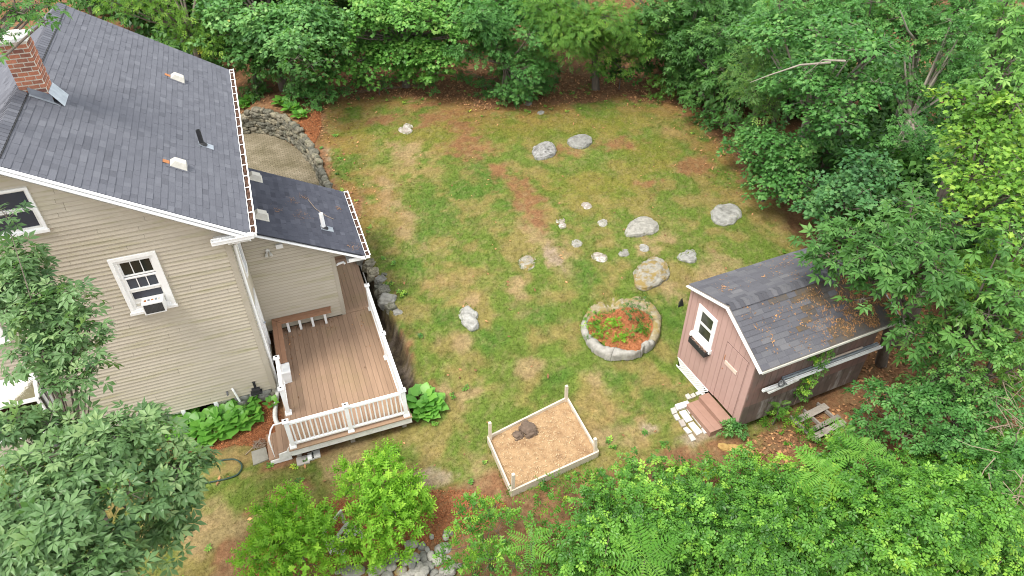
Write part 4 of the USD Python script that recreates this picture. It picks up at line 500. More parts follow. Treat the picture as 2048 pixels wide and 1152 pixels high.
# ------------------------------------------------------------ roofs
SHING = []      # (distance to the camera, MB, rv, material)
def shingles(o, along, up, L, Hs, expo, wmin, wmax, m, rng, clip=None, lip=.011):
    """tabs in courses on a roof plane: o lower corner, along = eave direction, up = up the slope"""
    o, al, up = np.array(o, float), np.array(along, float), np.array(up, float); al /= np.linalg.norm(al); up /= np.linalg.norm(up); n = np.cross(al, up)
    if n[2] < 0: n = -n
    out = []; r = 0; z = 0.
    while z < Hs-.01:
        e = min(expo, Hs-z); s = -rng.uniform(0, wmax)
        while s < L:
            w = rng.uniform(wmin, wmax); a, b = max(s, 0)+.0015, min(s+w, L)-.0015; s += w
            if b-a < .02: continue
            th = lip*rng.uniform(.6, 1.5)
            q = [o+al*a+up*z+n*th, o+al*b+up*z+n*th, o+al*b+up*(z+e)+n*.003, o+al*a+up*(z+e)+n*.003, o+al*a+up*z-n*.004, o+al*b+up*z-n*.004, o+al*b+up*(z+e)-n*.004, o+al*a+up*(z+e)-n*.004]
            rv = np.clip(rng.normal(.5, .22), 0, 1)
            out.append((np.linalg.norm(np.mean(q[:4], 0)-[0, 0, HC]), (np.array(q), [[0, 1, 2, 3], [4, 5, 1, 0], [5, 6, 2, 1], [7, 4, 0, 3]], rv), m))
        z += e; r += 1
    return out
def lay(tabs, parent, limit, name='shingle'):
    tabs.sort(key=lambda t: t[0])
    rest = {}
    for i, (d, (v, f, rv), m) in enumerate(tabs):
        if i < limit: MB().add(v, f, rv).build(name, m, parent)
        else: rest.setdefault(m, MB()).add(v, f, rv)
    for m, mb in rest.items(): mb.build('farther_shingles', m, parent, kind='stuff')
rng = np.random.default_rng(2)
Y0, Y1, XE = 14.33, 24.9, -1.17
cs, sn = 1/math.sqrt(1+SL*SL), SL/math.sqrt(1+SL*SL)
XEL = 2*XR-XE
roof = thing('roof', parent=house)
slope_len = (XE-XR)/cs
mb = MB()
for x in (XE, XEL):
    mb.add([(x, Y0, roofz(x)-.02), (x, Y1, roofz(x)-.02), (XR, Y1, ZR-.02), (XR, Y0, ZR-.02), (x, Y0, roofz(x)-.16), (x, Y1, roofz(x)-.16), (XR, Y1, ZR-.16), (XR, Y0, ZR-.16)], [[0, 1, 2, 3], [4, 5, 6, 7], [0, 1, 5, 4], [0, 3, 7, 4], [1, 2, 6, 5]])
mb.build('decking', 'shingle', roof)
tabs = shingles((XE, Y0, roofz(XE)), (0, 1, 0), (-cs, 0, sn), Y1-Y0, slope_len-.12, .148, .16, .34, 'shingle', rng)
tabs2 = shingles((XEL, Y0, roofz(XEL)), (0, 1, 0), (cs, 0, sn), Y1-Y0, slope_len-.12, .166, .3, .6, 'shingle', rng)
mb = MB()
for d_, (v, f, rv), m in tabs2: mb.add(v, f, rv)
mb.build('far_slope_shingles', 'shingle', roof, kind='stuff')
# ridge cap with its vent slot
y = Y0
mb = MB()
while y < Y1-.02:
    e = min(.17, Y1-y); rv = rng.random()
    for sx in (-1, 1):
        mb.add([(XR, y, ZR+.034), (XR, y+e, ZR+.024), (XR+sx*.17, y+e, ZR+.024-.17*SL), (XR+sx*.17, y, ZR+.034-.17*SL), (XR, y, ZR+.022), (XR+sx*.17, y, ZR+.022-.17*SL)], [[0, 1, 2, 3], [0, 3, 5, 4]], rv)
    y += e
mb.build('ridge_cap', 'shingle', roof)
MB().bb((XR+.13, Y0+.3, ZR-.14), (XR+.19, Y1-.3, ZR-.085)).build('ridge_vent', 'black_plastic', roof)
# wing geometry
WF, WB, WX = 16.93, 20.2, .665
def wz(x): return 4.284-.53*(x+1.335)
wxe, wy0, wy1 = 1.54, 16.66, 20.5
wc, ws = 1/math.sqrt(1+.53**2), .53/math.sqrt(1+.53**2)
tabs += shingles((wxe, wy0, wz(wxe)), (0, 1, 0), (-wc, 0, ws), wy1-wy0, (wxe+1.69)/wc, .148, .16, .34, 'shingle_dark', rng)
lay(tabs, roof, 300)
MB().add([(wxe, wy0, wz(wxe)-.02), (wxe, wy1, wz(wxe)-.02), (-1.69, wy1, wz(-1.69)-.02), (-1.69, wy0, wz(-1.69)-.02), (wxe, wy0, wz(wxe)-.15), (wxe, wy1, wz(wxe)-.15), (-1.69, wy1, wz(-1.69)-.15), (-1.69, wy0, wz(-1.69)-.15)], [[0, 1, 2, 3], [4, 5, 6, 7], [0, 1, 5, 4], [1, 2, 6, 5]]).build('wing_decking', 'shingle', roof)
# rake boards, soffits
for sx, xe in ((1, XE), (-1, XEL)):
    MB().beam((XR+sx*.01, Y0-.012, ZR-.105), (xe-sx*.02, Y0-.012, roofz(xe)-.105), .022, .20, (0, -1, 0)).beam((XR+sx*.01, Y0-.03, ZR-.03), (xe, Y0-.03, roofz(xe)-.03), .05, .03, (0, -1, 0)).build('rake_board', 'white', house)
    MB().add([(XR, Y0, ZR-.20), (xe-sx*.02, Y0, roofz(xe)-.20), (xe-sx*.02, YF-.025, roofz(xe)-.20), (XR, YF-.025, ZR-.20), (XR, Y0, ZR-.21), (xe-sx*.02, Y0, roofz(xe)-.21), (xe-sx*.02, YF-.025, roofz(xe)-.21), (XR, YF-.025, ZR-.21)], [[0, 1, 2, 3], [4, 5, 6, 7]]).build('rake_soffit', 'white', house)
    MB().beam((XR+sx*.12, YF-.04, ZR-.34), (xe-sx*.6, YF-.04, roofz(xe-sx*.6)-.30), .03, .10, (0, -1, 0)).build('frieze_board', 'white', house)
MB().bb((XW, Y0+.02, 5.50), (XE-.02, Y1-.02, 5.53)).bb((XE-.05, Y0+.02, 5.53), (XE-.02, Y1-.02, 5.68)).build('eave_fascia', 'white', house)
MB().beam((-1.69, wy0-.012, wz(-1.69)-.08), (wxe, wy0-.012, wz(wxe)-.08), .022, .13, (0, -1, 0)).build('rake_board', 'white', house)
MB().bb((1.05, wy0-.03, wz(1.05)-.36), (wxe-.02, wy0+.02, wz(1.5)-.02)).build('eave_return', 'white', house)
MB().bb((1.0, wy0+.02, wz(1.5)-.17), (wxe-.02, wy1, wz(1.5)-.15)).build('porch_soffit', 'white', house)
# gutters: open channels holding wet leaves, with straps
def gutter(a, b, name='gutter', w=.115, hgt=.10, step=.62, fill=True, parent=house, inner=-1):
    g = thing(name, parent=parent)
    a, b = np.array(a, float), np.array(b, float); d = b-a; L = np.linalg.norm(d); d /= L; s = np.array([-d[1], d[0], 0])*inner
    mb = MB(); T = .012
    mb.beam(a-[0, 0, hgt], b-[0, 0, hgt], w, T); mb.beam(a+s*w/2-[0, 0, hgt/2], b+s*w/2-[0, 0, hgt/2], T, hgt); mb.beam(a-s*w/2-[0, 0, hgt/2], b-s*w/2-[0, 0, hgt/2], T, hgt)
    mb.beam(a+s*(w/2+.012), b+s*(w/2+.012), .03, .018)
    mb.box(a-[0, 0, hgt/2], (T, w, hgt), np.array([d, s, [0, 0, 1]])); mb.box(b-[0, 0, hgt/2], (T, w, hgt), np.array([d, s, [0, 0, 1]]))
    mb.build('channel', 'white', g)
    k = np.arange(step*.5, L, step)
    for q in k: MB().beam(a+d*q+s*(w/2+.02)+[0, 0, .008], a+d*q-s*(w/2)+[0, 0, .008], .028, .012).build('strap', 'white', g)
    if fill:
        n = max(4, int(L/.09)); tt = np.linspace(.02, L-.02, n); mb = MB(); rr = np.random.default_rng(int(L*100))
        for e in (-.5, -.16, .16):
            v = []
            for t in tt:
                for u in (e*w*.9, (e+.34)*w*.9): v.append(a+d*t+s*u+[0, 0, -.045+rr.uniform(-.015, .03)])
            mb.add(v, [[2*i, 2*i+1, 2*i+3, 2*i+2] for i in range(n-1)], rr.random(len(v)))
        mb.build('wet_leaves', 'litter_dark', g)
    return g
mat('litter_dark', (.125, .065, .04), (.045, .027, .02), scale=14., rough=.9, rvc=[(.5,)*3, (1.,)*3, (1.5, 1.4, 1.3)])
gutter((XE+.075, Y0-.02, roofz(XE)+.01), (XE+.075, Y1, roofz(XE)+.01), inner=-1)
gutter((wxe+.075, wy0-.02, wz(wxe)+.005), (wxe+.075, wy1, wz(wxe)+.005), inner=-1, step=.45)
gutter((-2.02, Y0-.055, 5.73), (-1.10, Y0-.055, 5.73), name='gutter_return', step=.42, fill=False, inner=-1)
MB().bb((-2.0, Y0, 5.55), (XE-.02, YF-.03, 5.62)).bb((-2.02, Y0-.0, 5.62), (XE-.02, Y0+.02, 5.74)).build('cornice_return', 'white', house)
MB().tube([(-1.12, 14.42, 5.60), (-1.2, 14.55, 5.46), (-1.45, 14.80, 5.30), (-1.63, 14.86, 5.14), (-1.645, 14.86, 4.6), (-1.645, 14.86, 2.6), (-1.645, 14.86, .5), (-1.645, 14.80, .3)], .042, 10).build('downspout', 'white', house, True)
# roof vents and pipes
def slope_frame(x, y, zf, sl):
    c, s = 1/math.sqrt(1+sl*sl), sl/math.sqrt(1+sl*sl); return np.array([x, y, zf(x)]), np.array([(c, 0, -s), (0, 1, 0), (s, 0, c)])
def box_vent(x, y, zf, sl, rusty):
    o, A = slope_frame(x, y, zf, sl); g = thing('roof_vent', parent=roof)
    h, w, l = .15, .17, .17
    k = np.array([(-l, -w, .02), (l+.05, -w, .02), (l+.05, w, .02), (-l, w, .02), (-l+.07, -w+.06, h), (l-.02, -w+.06, h), (l-.02, w-.06, h), (-l+.07, w-.06, h)])
    MB().add(o+k@A, [[4, 5, 6, 7], [0, 1, 5, 4], [1, 2, 6, 5], [2, 3, 7, 6], [3, 0, 4, 7], [0, 1, 2, 3]]).build('hood', 'vent_paint', g)
    MB().box(o+np.array([0, 0, .012])@A, (2*l+.16, 2*w+.12, .012), A).build('flange', 'vent_paint' if not rusty else 'shingle', g)
    if rusty: MB().box(o+np.array([-l-.09, 0, .022])@A, (.15, .16, .004), A).build('rust_patch', 'rust', g)
box_vent(-2.57, 22.25, roofz, SL, True); box_vent(-2.51, 16.62, roofz, SL, True)
box_vent(-1.06, 19.93, wz, .53, False); box_vent(-1.06, 17.65, wz, .53, False)
def pipe_vent(x, y, zf, sl, h, r, m):
    o, A = slope_frame(x, y, zf, sl); g = thing('vent_pipe', parent=roof)
    mb = MB(); mb.tube([o-[0, 0, .1], o+[0, 0, h]], r, 14, cap=False); mb.tube([o+[0, 0, h], o+[0, 0, h-.12]], r*.8, 14, cap=False); mb.lathe([(r*.8, 0), (r, 0)], o+[0, 0, h], 14); mb.build('pipe', m, g, 40)
    MB().lathe([(r*.8, h-.12), (0.001, h-.12)], o, 14).build('pipe_bore', 'void', g)
    MB().box(o+np.array([.09, 0, .016])@A, (.38, .26, .012), A).build('flashing', 'flashing', g)
    MB().lathe([(r+.07, .0), (r+.02, .07), (r, .09)], o+[0, 0, -.02], 14).build('collar', 'black_plastic', g, True)
pipe_vent(-2.0, 18.25, roofz, SL, .42, .06, 'black_plastic'); pipe_vent(.59, 17.75, wz, .53, .52, .06, 'white')
# ------------------------------------------------------------ chimney, brick by brick
rng = np.random.default_rng(6)
ch = thing('chimney', parent=house)
cx0, cx1, cy0, cy1, cz0, cz1 = -5.36, -4.82, 17.92, 18.50, 7.85, 9.42
MB().bb((cx0+.012, cy0+.012, cz0-.3), (cx1-.012, cy1-.012, cz1)).build('mortar_core', 'mortar', ch)
ch_h = .102; z = cz0; k = 0
while z < cz1-.05:
    zt_ = z+.072; off = .0 if k % 2 else .11
    for (p0, p1, axis_dir, nrm) in (((cx0, cy0), (cx1, cy0), 0, (0, -1)), ((cx1, cy0), (cx1, cy1), 1, (1, 0)), ((cx0, cy1), (cx1, cy1), 0, (0, 1)), ((cx0, cy0), (cx0, cy1), 1, (-1, 0))):
        L = np.linalg.norm(np.subtract(p1, p0)); s = -off
        while s < L-.01:
            a, b = max(s, .0), min(s+.194, L)
            if b-a > .04:
                if axis_dir == 0: lo, hi = (p0[0]+a, p0[1]-.004 if nrm[1] < 0 else p0[1]-.05, z), (p0[0]+b, p0[1]+.05 if nrm[1] < 0 else p0[1]+.004, zt_)
                else: lo, hi = (p0[0]-.05 if nrm[0] > 0 else p0[0]-.004, p0[1]+a+.052*(a < .01), z), (p0[0]+.004 if nrm[0] > 0 else p0[0]+.05, p0[1]+b-.052*(b > L-.01), zt_)
                if hi[1]-lo[1] > .02: MB().bb(lo, hi, rng.random()).build('brick', 'brick', ch)
            s += .217
    z += ch_h; k += 1
MB().bb((cx0-.03, cy0-.03, cz1), (cx1+.03, cy1+.03, cz1+.07)).build('chimney_cap', 'white', ch)
MB().bb((cx0+.14, cy0+.14, cz1+.07), (cx1-.14, cy1-.14, cz1+.14)).build('flue', 'white_dirty', ch)
fo = np.array([(cx0+.16, cy0-.05, roofz(cx0+.16)+.02), (cx1+.04, cy0-.05, roofz(cx1+.04)+.02), (cx1+.04, cy0+.0, roofz(cx1)+.17), (cx0+.16, cy0+.0, roofz(cx0+.16)+.17)])
MB().add(fo-[0, .004, 0], [[0, 1, 2, 3]]).build('front_flashing', 'flashing_dark', ch)
MB().add([(cx1+.006, cy0-.05, roofz(cx1)+.24), (cx1+.22, cy0-.08, roofz(cx1+.22)+.022), (cx1+.22, cy1+.06, roofz(cx1+.22)+.022), (cx1+.006, cy1+.03, roofz(cx1)+.24)], [[0, 1, 2, 3]]).add([(cx0+.16, cy0-.13, roofz(cx0+.16)+.022), (cx1+.16, cy0-.13, roofz(cx1+.16)+.022), (cx1+.04, cy0-.04, roofz(cx1+.04)+.028), (cx0+.16, cy0-.04, roofz(cx0+.16)+.028)], [[0, 1, 2, 3]]).build('flashing', 'flashing', ch)
# ------------------------------------------------------------ wing
rng = np.random.default_rng(3)
wg = thing('wing_wall', parent=house)
WIC = Polygon([(XW+.03, .45), (WX, .45), (WX, 2.78), (WX+.9, 2.78), (WX+.9, wz(WX+.9)-.12), (XW+.03, wz(XW)-.14)]).buffer(0)
clapboards(WIC, .58, .108, [], lambda u, z, d: (u, WF-d, z), wg, gap=.022)
MB().slab(WIC, 0, .1, (0, WF+.01, 0), (1, 0, 0), (0, 0, 1), (0, 1, 0)).bb((WX-.11, WF+.115, .2), (WX-.01, WB, 2.95)).bb((XW, WB, .2), (WX, WB+.1, 2.9)).build('sheathing', 'felt_paper', wg)
MB().bb((WX-.10, WF-.036, .46), (WX+.012, WF-.006, 2.77)).bb((WX-.008, WF-.006, .46), (WX+.014, WF+.1, 2.77)).build('corner_board', 'trim_tan', wg)
clapboards(sbox(WF+.11, .45, WB, 2.75), .45, .108, [], lambda u, z, d: (WX+d, u, z), wg)
MB().bb((WX-.06, WF+.02, 2.74), (1.50, WB, 2.77)).build('porch_ceiling', 'trim_tan', wg)
MB().tube([(WX+.05, WF-.0, 2.45), (WX+.09, WF-.06, 2.52), (WX+.24, WF-.06, 2.55), (WX+.27, WF-.06, 2.48)], .035, 8).build('drain_elbow', 'white', house, True)
fl = thing('flood_light', parent=house)
MB().tube([(-1.06, WF-.03, 3.46), (-1.06, WF-.07, 3.46)], .055, 12).build('base', 'white_dirty', fl)
for dx in (-.05, .05): MB().lathe([(.02, 0), (.045, .03), (.055, .11), (.001, .115)], (0, 0, 0), 12).build('lamp', 'flashing', fl) if False else MB().tube([(-1.06+dx*.5, WF-.07, 3.44), (-1.06+dx, WF-.13, 3.40), (-1.06+dx*1.4, WF-.20, 3.34)], [.02, .04, .055], 10).build('lamp', 'vent_paint', fl, True)
MB().bb((-.82, WF-.09, 3.47), (-.63, WF-.025, 3.60)).build('junction_box', 'white', house)
mb = MB()
for q in [(.05, 18.2, .25), (-.1, 19.0, .16), (.25, 19.4, .12), (-.55, 18.2, .14), (1.2, 19.2, .1), (1.25, 17.0, .16)]:
    for i in range(60):
        x, y = q[0]+rng.normal(0, q[2]*.6), q[1]+rng.normal(0, q[2]*.6); s = rng.uniform(.015, .035); a = rng.uniform(0, 3.14)
        mb.add([(x-s*math.cos(a), y-s*math.sin(a), wz(x-s*math.cos(a))+.022), (x+s*.3, y-s*.3, wz(x+s*.3)+.026), (x+s*math.cos(a), y+s*math.sin(a), wz(x+s*math.cos(a))+.022)], [[0, 1, 2]], rng.random())
mb.build('needle_litter', 'needles', label='brown needles lying in small heaps on the wing roof', cat='needles', kind='stuff')
MB().tube([(.35, 19.3, wz(.35)+.03), (.5, 18.8, wz(.5)+.035), (.75, 18.5, wz(.75)+.03), (.95, 18.4, wz(.95)+.03)], .009, 5).build('fallen_twig', 'dead_stem', label='thin fallen twig lying on the wing roof', cat='twig')
# window air conditioner
ac = thing('air_conditioner', 'white window air conditioner with a black rear grille in the house window', 'air conditioner')
ax0, ax1, az0, az1, ayb = -3.93, -3.46, 4.02, 4.33, YF-.30
MB().bb((ax0, ayb, az0), (ax1, YF-.025, az1)).build('case', 'white', ac)
MB().bb((ax0+.03, ayb-.006, az0+.03), (ax1-.03, ayb-.001, az1-.03)).build('grille', 'screen_black', ac)
mb = MB()
for i in range(9): mb.bb((ax0+.03, ayb-.010, az0+.045+i*.026), (ax1-.03, ayb-.007, az0+.051+i*.026))
mb.build('grille_fin', 'dark_grey', ac)
for i, (x, c) in enumerate([(-3.88, 'rust'), (-3.80, 'flashing'), (-3.72, 'rust'), (-3.64, 'flashing'), (-3.57, 'vent_paint')]): MB().bb((x, YF-.20+.01*(i % 3), az1+.001), (x+.05, YF-.13+.012*(i % 2), az1+.004)).build('sticker', c, ac)

# ------------------------------------------------------------ deck
rng = np.random.default_rng(12)
ZD = .55
deck = thing('deck', 'brown plank deck with white railing in the corner of the house', 'deck')
DX0, DX1, DY0 = -1.575, 1.60, 12.12
pit = .1405; x = DX0+.01
while x < DX1-.02:
    b = min(x+pit-.006, DX1); MB().bb((x, DY0+.155, ZD-.03), (b, WF-.03 if x < WX-.02 else WF-.01, ZD+rng.uniform(-.0015, .0015)), rng.random()).build('deck_board', 'deck', deck); x += pit
MB().bb((DX0, DY0, ZD-.03), (DX1+.02, DY0+.15, ZD), .6).build('deck_board', 'deck', deck)
MB().bb((WX+.02, WF-.004, ZD-.03), (DX1-.02, WF+.14, ZD+.004), .9).build('deck_board', 'deck', deck)
x = WX+.02
while x < 1.46:
    MB().bb((x, WF+.145, ZD-.03), (min(x+pit-.006, 1.5), 19.75, ZD+rng.uniform(-.001, .001)), rng.random()*.6).build('deck_board', 'deck', deck); x += pit
MB().bb((WX+.02, 19.755, ZD-.03), (1.5, 19.895, ZD+.003), .2).bb((WX+.02, 19.9, ZD+.1), (1.5, 20.5, ZD+.13), .2).bb((WX+.02, 19.9, ZD), (1.5, 19.93, ZD+.1), .2).build('end_step', 'deck', deck)
MB().bb((DX0+.03, DY0+.02, ZD-.235), (DX1, DY0+.05, ZD-.035)).build('front_fascia', 'white_dirty', deck)
MB().bb((DX1-.03, DY0+.05, ZD-.235), (DX1, 20, ZD-.035)).build('side_fascia', 'white_dirty', deck); MB().bb((DX0+.01, DY0+.05, ZD-.235), (DX0+.04, 16.9, ZD-.035)).build('side_fascia', 'white_dirty', deck)
for x in (-1.4, 0, 1.4):
    for y in (12.35, 14.5, 16.6): MB().bb((x-.06, y-.06, -.1), (x+.06, y+.06, ZD-.04)).build('footing_post', 'old_wood', deck)
# railing
def post(x, y):
    p = thing('railing_post', parent=deck)
    MB().bb((x-.05, y-.05, ZD+.002), (x+.05, y+.05, ZD+.965)).build('shaft', 'white', p)
    MB().bb((x-.085, y-.085, ZD+.001), (x+.085, y+.085, ZD+.035)).bb((x-.075, y-.075, ZD+.035), (x+.075, y+.075, ZD+.06)).build('base_trim', 'white', p)
    mb = MB(); q = .078
    mb.bb((x-q, y-q, ZD+.965), (x+q, y+q, ZD+.985)); mb.add([(x-q, y-q, ZD+.985), (x+q, y-q, ZD+.985), (x+q, y+q, ZD+.985), (x-q, y+q, ZD+.985), (x-.028, y-.028, ZD+1.012), (x+.028, y-.028, ZD+1.012), (x+.028, y+.028, ZD+1.012), (x-.028, y+.028, ZD+1.012)], [[0, 1, 5, 4], [1, 2, 6, 5], [2, 3, 7, 6], [3, 0, 4, 7], [4, 5, 6, 7]])
    mb.build('post_cap', 'white', p); MB().bb((x-.026, y-.02, ZD+1.0125), (x+.026, y+.02, ZD+1.017)).build('cap_lamp', 'black_plastic', p)
def rail(a, b):
    a, b = np.array(a, float), np.array(b, float); d = b-a; L = np.linalg.norm(d); d /= L; a1, b1 = a+d*.055, b-d*.055
    P = lambda q, z: (q[0], q[1], ZD+z)
    MB().beam(P(a1, .88), P(b1, .88), .085, .055).build('top_rail', 'white', deck)
    MB().beam(P(a1, .11), P(b1, .11), .06, .055).build('bottom_rail', 'white', deck)
    n = int(round(L/.1135)); 
    for i in range(1, n):
        q = a+(b-a)*i/n; MB().bb((q[0]-.017, q[1]-.017, ZD+.138), (q[0]+.017, q[1]+.017, ZD+.852)).build('baluster', 'white', deck)
PO = [(-1.46, 12.24), (.015, 12.24), (1.49, 12.24), (1.46, 14.54), (1.455, 16.86), (-1.45, 13.40), (-1.45, 14.60)]
for p in PO: post(*p)
rail(PO[0], PO[1]); rail(PO[1], PO[2]); rail(PO[2], PO[3]); rail(PO[3], PO[4]); rail(PO[5], PO[6])
# steps on the left with a pipe handrail
def tread(x0, x1, y0, y1, z):
    m_ = (x0+x1)/2
    MB().bb((x0, y0, z-.035), (m_-.004, y1, z), rng.random()).build('step_board', 'deck', deck); MB().bb((m_+.002, y0, z-.035), (x1, y1, z), rng.random()).build('step_board', 'deck', deck)
    MB().bb((x0+.02, y0+.01, z-.17), (x0+.04, y1-.01, z-.036)).build('riser', 'deck', deck)
tread(-1.86, -1.58, 12.32, 13.28, .37); tread(-2.13, -1.845, 12.32, 13.2, .19)
MB().slab([(-2.12, .02), (-1.58, .02), (-1.58, .5), (-1.66, .36), (-1.86, .33), (-1.88, .16), (-2.1, .15)], 0, .03, (0, 12.29, 0), (1, 0, 0), (0, 0, 1), (0, 1, 0)).build('stringer', 'white_dirty', deck)
MB().tube([(-1.98, 12.36, .0), (-1.98, 12.36, .80), (-1.975, 12.42, .88), (-1.9, 12.65, .93), (-1.82, 12.75, .96), (-1.5, 12.70, 1.02)], .022, 8).tube([(-1.98, 12.36, .0), (-1.98, 12.36, .10)], .05, 10).build('handrail', 'white', deck, True)
# L-shaped bench along the two walls
ZBn = 1.0
bench = thing('bench', 'brown L-shaped plank bench with white legs in the deck corner', 'bench')
MB().slab([(-1.49, 16.93-.03), (.27, 16.90), (.25, 16.765), (-1.36, 16.765)], ZBn-.035, ZBn, rv=.2).build('seat_board', 'bench_wood', bench)
MB().slab([(-1.352, 16.757), (.25, 16.757), (.25, 16.62), (-1.225, 16.62)], ZBn-.035, ZBn, rv=.7).build('seat_board', 'bench_wood', bench)
MB().slab([(-1.495, 16.885), (-1.37, 16.757), (-1.37, 14.93), (-1.495, 14.93)], ZBn-.035, ZBn, rv=.5).build('seat_board', 'bench_wood', bench)
MB().slab([(-1.362, 16.75), (-1.235, 16.615), (-1.235, 14.93), (-1.362, 14.93)], ZBn-.035, ZBn, rv=.9).build('seat_board', 'bench_wood', bench)
for x in (-1.07, -.72, -.35, .04): MB().bb((x-.035, 16.66, ZD+.002), (x+.035, 16.73, ZBn-.036)).build('leg', 'white', bench)
for y in (16.45, 15.9, 15.3): MB().bb((-1.34, y-.035, ZD+.002), (-1.27, y+.035, ZBn-.036)).build('leg', 'white', bench)
bn = thing('storage_box', 'small white lidded box at the end of the deck bench', 'box')
MB().bb((-1.44, 14.53, ZD+.003), (-1.23, 14.89, .92)).build('body', 'white', bn); MB().bb((-1.46, 14.51, .921), (-1.20, 14.91, .96)).build('lid', 'white', bn)
# white corrugated drain pipe curling round the deck post
mb = MB(); q = np.array([(-1.66, 14.85, .32), (-1.70, 14.7, .15), (-1.80, 14.3, .08), (-1.86, 13.9, .08), (-1.83, 13.6, .08), (-1.70, 13.42, .08), (-1.5, 13.33, .08)])
tt = np.linspace(0, 1, 90); ks = np.linspace(0, 1, len(q)); from scipy.interpolate import CubicSpline
pts = CubicSpline(ks, q)(tt); mb.tube(pts, .062+.006*np.sin(np.arange(90)*math.pi/1.5), 12); mb.build('drain_hose', 'white_dirty', smooth=True, label='white corrugated drain pipe curving beside the deck steps', cat='drain pipe')
# stones and slab at the deck foot
for i, (x, y, a, b) in enumerate([(-1.33, 12.14, .16, .13), (-1.12, 12.2, .07, .12), (-.98, 12.22, .10, .12)]):
    nm = ['rough yellowish stone block under the deck corner by the steps', 'narrow grey stone block between two others at the deck foot', 'flat grey stone block at the deck foot, farthest from the steps'][i]
    MB().bb((x-a, y-b, -.03), (x+a, y+b, .05), .3+.2*i).build('stone_block', 'paver', label=nm, cat='stone')
MB().bb((-1.20, 12.06, .052), (-1.10, 12.2, .11)).build('downspout_elbow', 'white', label='short white pipe end lying on the stones at the deck foot', cat='pipe')
MB().slab([(-2.57, 12.90), (-2.2, 12.93), (-2.16, 12.50), (-2.55, 12.44)], .0, .035).build('paving_slab', 'slab', label='square grey stone slab in the grass beside the deck steps', cat='paving slab')
mb = MB(); rr = np.random.default_rng(9)
for i in range(90):
    c = np.array([rr.uniform(-2.5, -2.2), rr.uniform(12.95, 13.22), rr.uniform(.015, .06)]); a = rr.uniform(0, 3.14); l = rr.uniform(.05, .16); d_ = np.array([math.cos(a), math.sin(a), rr.uniform(-.15, .15)])*l/2
    mb.tube([c-d_, c+d_], .005, 4, rr.random(), cap=False)
mb.tube([(-2.32, 13.2, .06), (-2.55, 12.98, .05), (-2.72, 12.86, .02)], .012, 5, 1.)
mb.build('twig_heap', 'dead_stem', label='heap of dead twigs beside the square stone slab', cat='twigs', kind='stuff')
hs = np.array([(-4.6, 13.05), (-3.97, 12.99), (-3.6, 12.93), (-3.17, 12.86), (-2.95, 12.76), (-2.83, 12.55), (-2.88, 12.35), (-3.06, 12.25), (-3.5, 12.27), (-4.0, 12.34), (-4.7, 12.4)])
pts = CubicSpline(np.arange(len(hs)), hs)(np.linspace(0, len(hs)-1, 80)); MB().tube(np.column_stack([pts, tz(pts[:, 0], pts[:, 1])+.035]), .021, 8).build('garden_hose', 'hose_green', smooth=True, label='dark green garden hose looping across the grass', cat='hose')

fp = np.concatenate([rng.uniform((-1.2, 16.3), (.6, 16.85), (40, 2)), rng.uniform((.7, 15), (1.4, 19.5), (24, 2)), rng.uniform((-1.5, 12.3), (1.4, 16.8), (30, 2)), rng.uniform((-1.2, 15.0), (-1.1, 16.6), (26, 2))])
flakes(fp, np.full(len(fp), ZD), .05, rng, 'deck_leaves', 'litter', 'small dry leaves and crumbs lying on the deck boards', 'fallen leaves', narrow=.5)
# ------------------------------------------------------------ shed (frame: s along the side wall, t along the front wall)
rng = np.random.default_rng(14)
SA = np.array([9.64, 8.94, 0.]); _y = math.radians(3.6); SS = np.array([math.cos(_y), math.sin(_y), 0]); ST = np.array([-math.sin(_y), math.cos(_y), 0]); SZ = np.array([0, 0, 1.])
SF = np.array([SS, ST, SZ])
def sp(s, t, z): return SA+SS*s+ST*t+SZ*z
class SMB(MB):
    def sb(self, lo, hi, rv=.5):
        lo, hi = np.array(lo, float), np.array(hi, float); c = (lo+hi)/2
        return self.box(SA+c@SF, np.abs(hi-lo), SF, rv)
shed = thing('shed', 'pinkish brown board shed with grey shingle roof and white trim', 'shed')
LN, WD, ZF = 4.17, 2.73, .5
PK = (1.2, 3.68)
def srz(t): return PK[1]-(PK[1]-2.83)*(PK[0]-t)/(PK[0]+.33) if t < PK[0] else PK[1]-(PK[1]-3.24)*(t-PK[0])/(2.72-PK[0])
gab = Polygon([(0, ZF), (WD, ZF), (WD, srz(WD)-.13), (PK[0], PK[1]-.13), (0, srz(0)-.13)])
DR = (.24, .52, 1.06, 2.52); WN = (1.54, 1.72, 2.32, 2.86)
shf = thing('front_wall', parent=shed)
t = 0.
while t < WD-.02:
    b = min(t+.203, WD); band = gab.intersection(sbox(t+.004, 0, b-.004, 9)).difference(sbox(DR[0]-.012, 0, DR[2]+.012, DR[3]+.03)).difference(sbox(*WN))
    for pc_ in getattr(band, 'geoms', [band]):
        if pc_.area > .001: MB().slab(pc_, 0, .022, SA, ST, SZ, -SS, rng.random()).build('wall_plank', 'shed_pink', shf)
    t += .203
MB().slab(gab.difference(sbox(*WN)), -.06, -.002, SA, ST, SZ, -SS).build('backing', 'shed_pink', shf)
door = thing('door', parent=shed)
t = DR[0]
while t < DR[2]-.02:
    b = min(t+.205, DR[2]); MB().slab(sbox(t+.004, DR[1]+.01, b-.004, DR[3]), 0, .024, SA, ST, SZ, -SS, rng.random()).build('door_plank', 'shed_pink', door); t += .205
SMB().sb((-.05, .49, 1.87), (-.025, .95, 1.98)).build('door_batten', 'tan_wood', door)
SMB().sb((-.035, 1.0, 1.95), (-.025, 1.02, 2.12)).sb((-.04, .98, 1.62), (-.025, 1.0, 1.66)).build('latch', 'rust', door)
MB().slab(sbox(DR[0]-.01, DR[3]+.004, DR[2]+.01, DR[3]+.026), -.001, .008, SA, ST, SZ, -SS).build('door_gap', 'void', door)
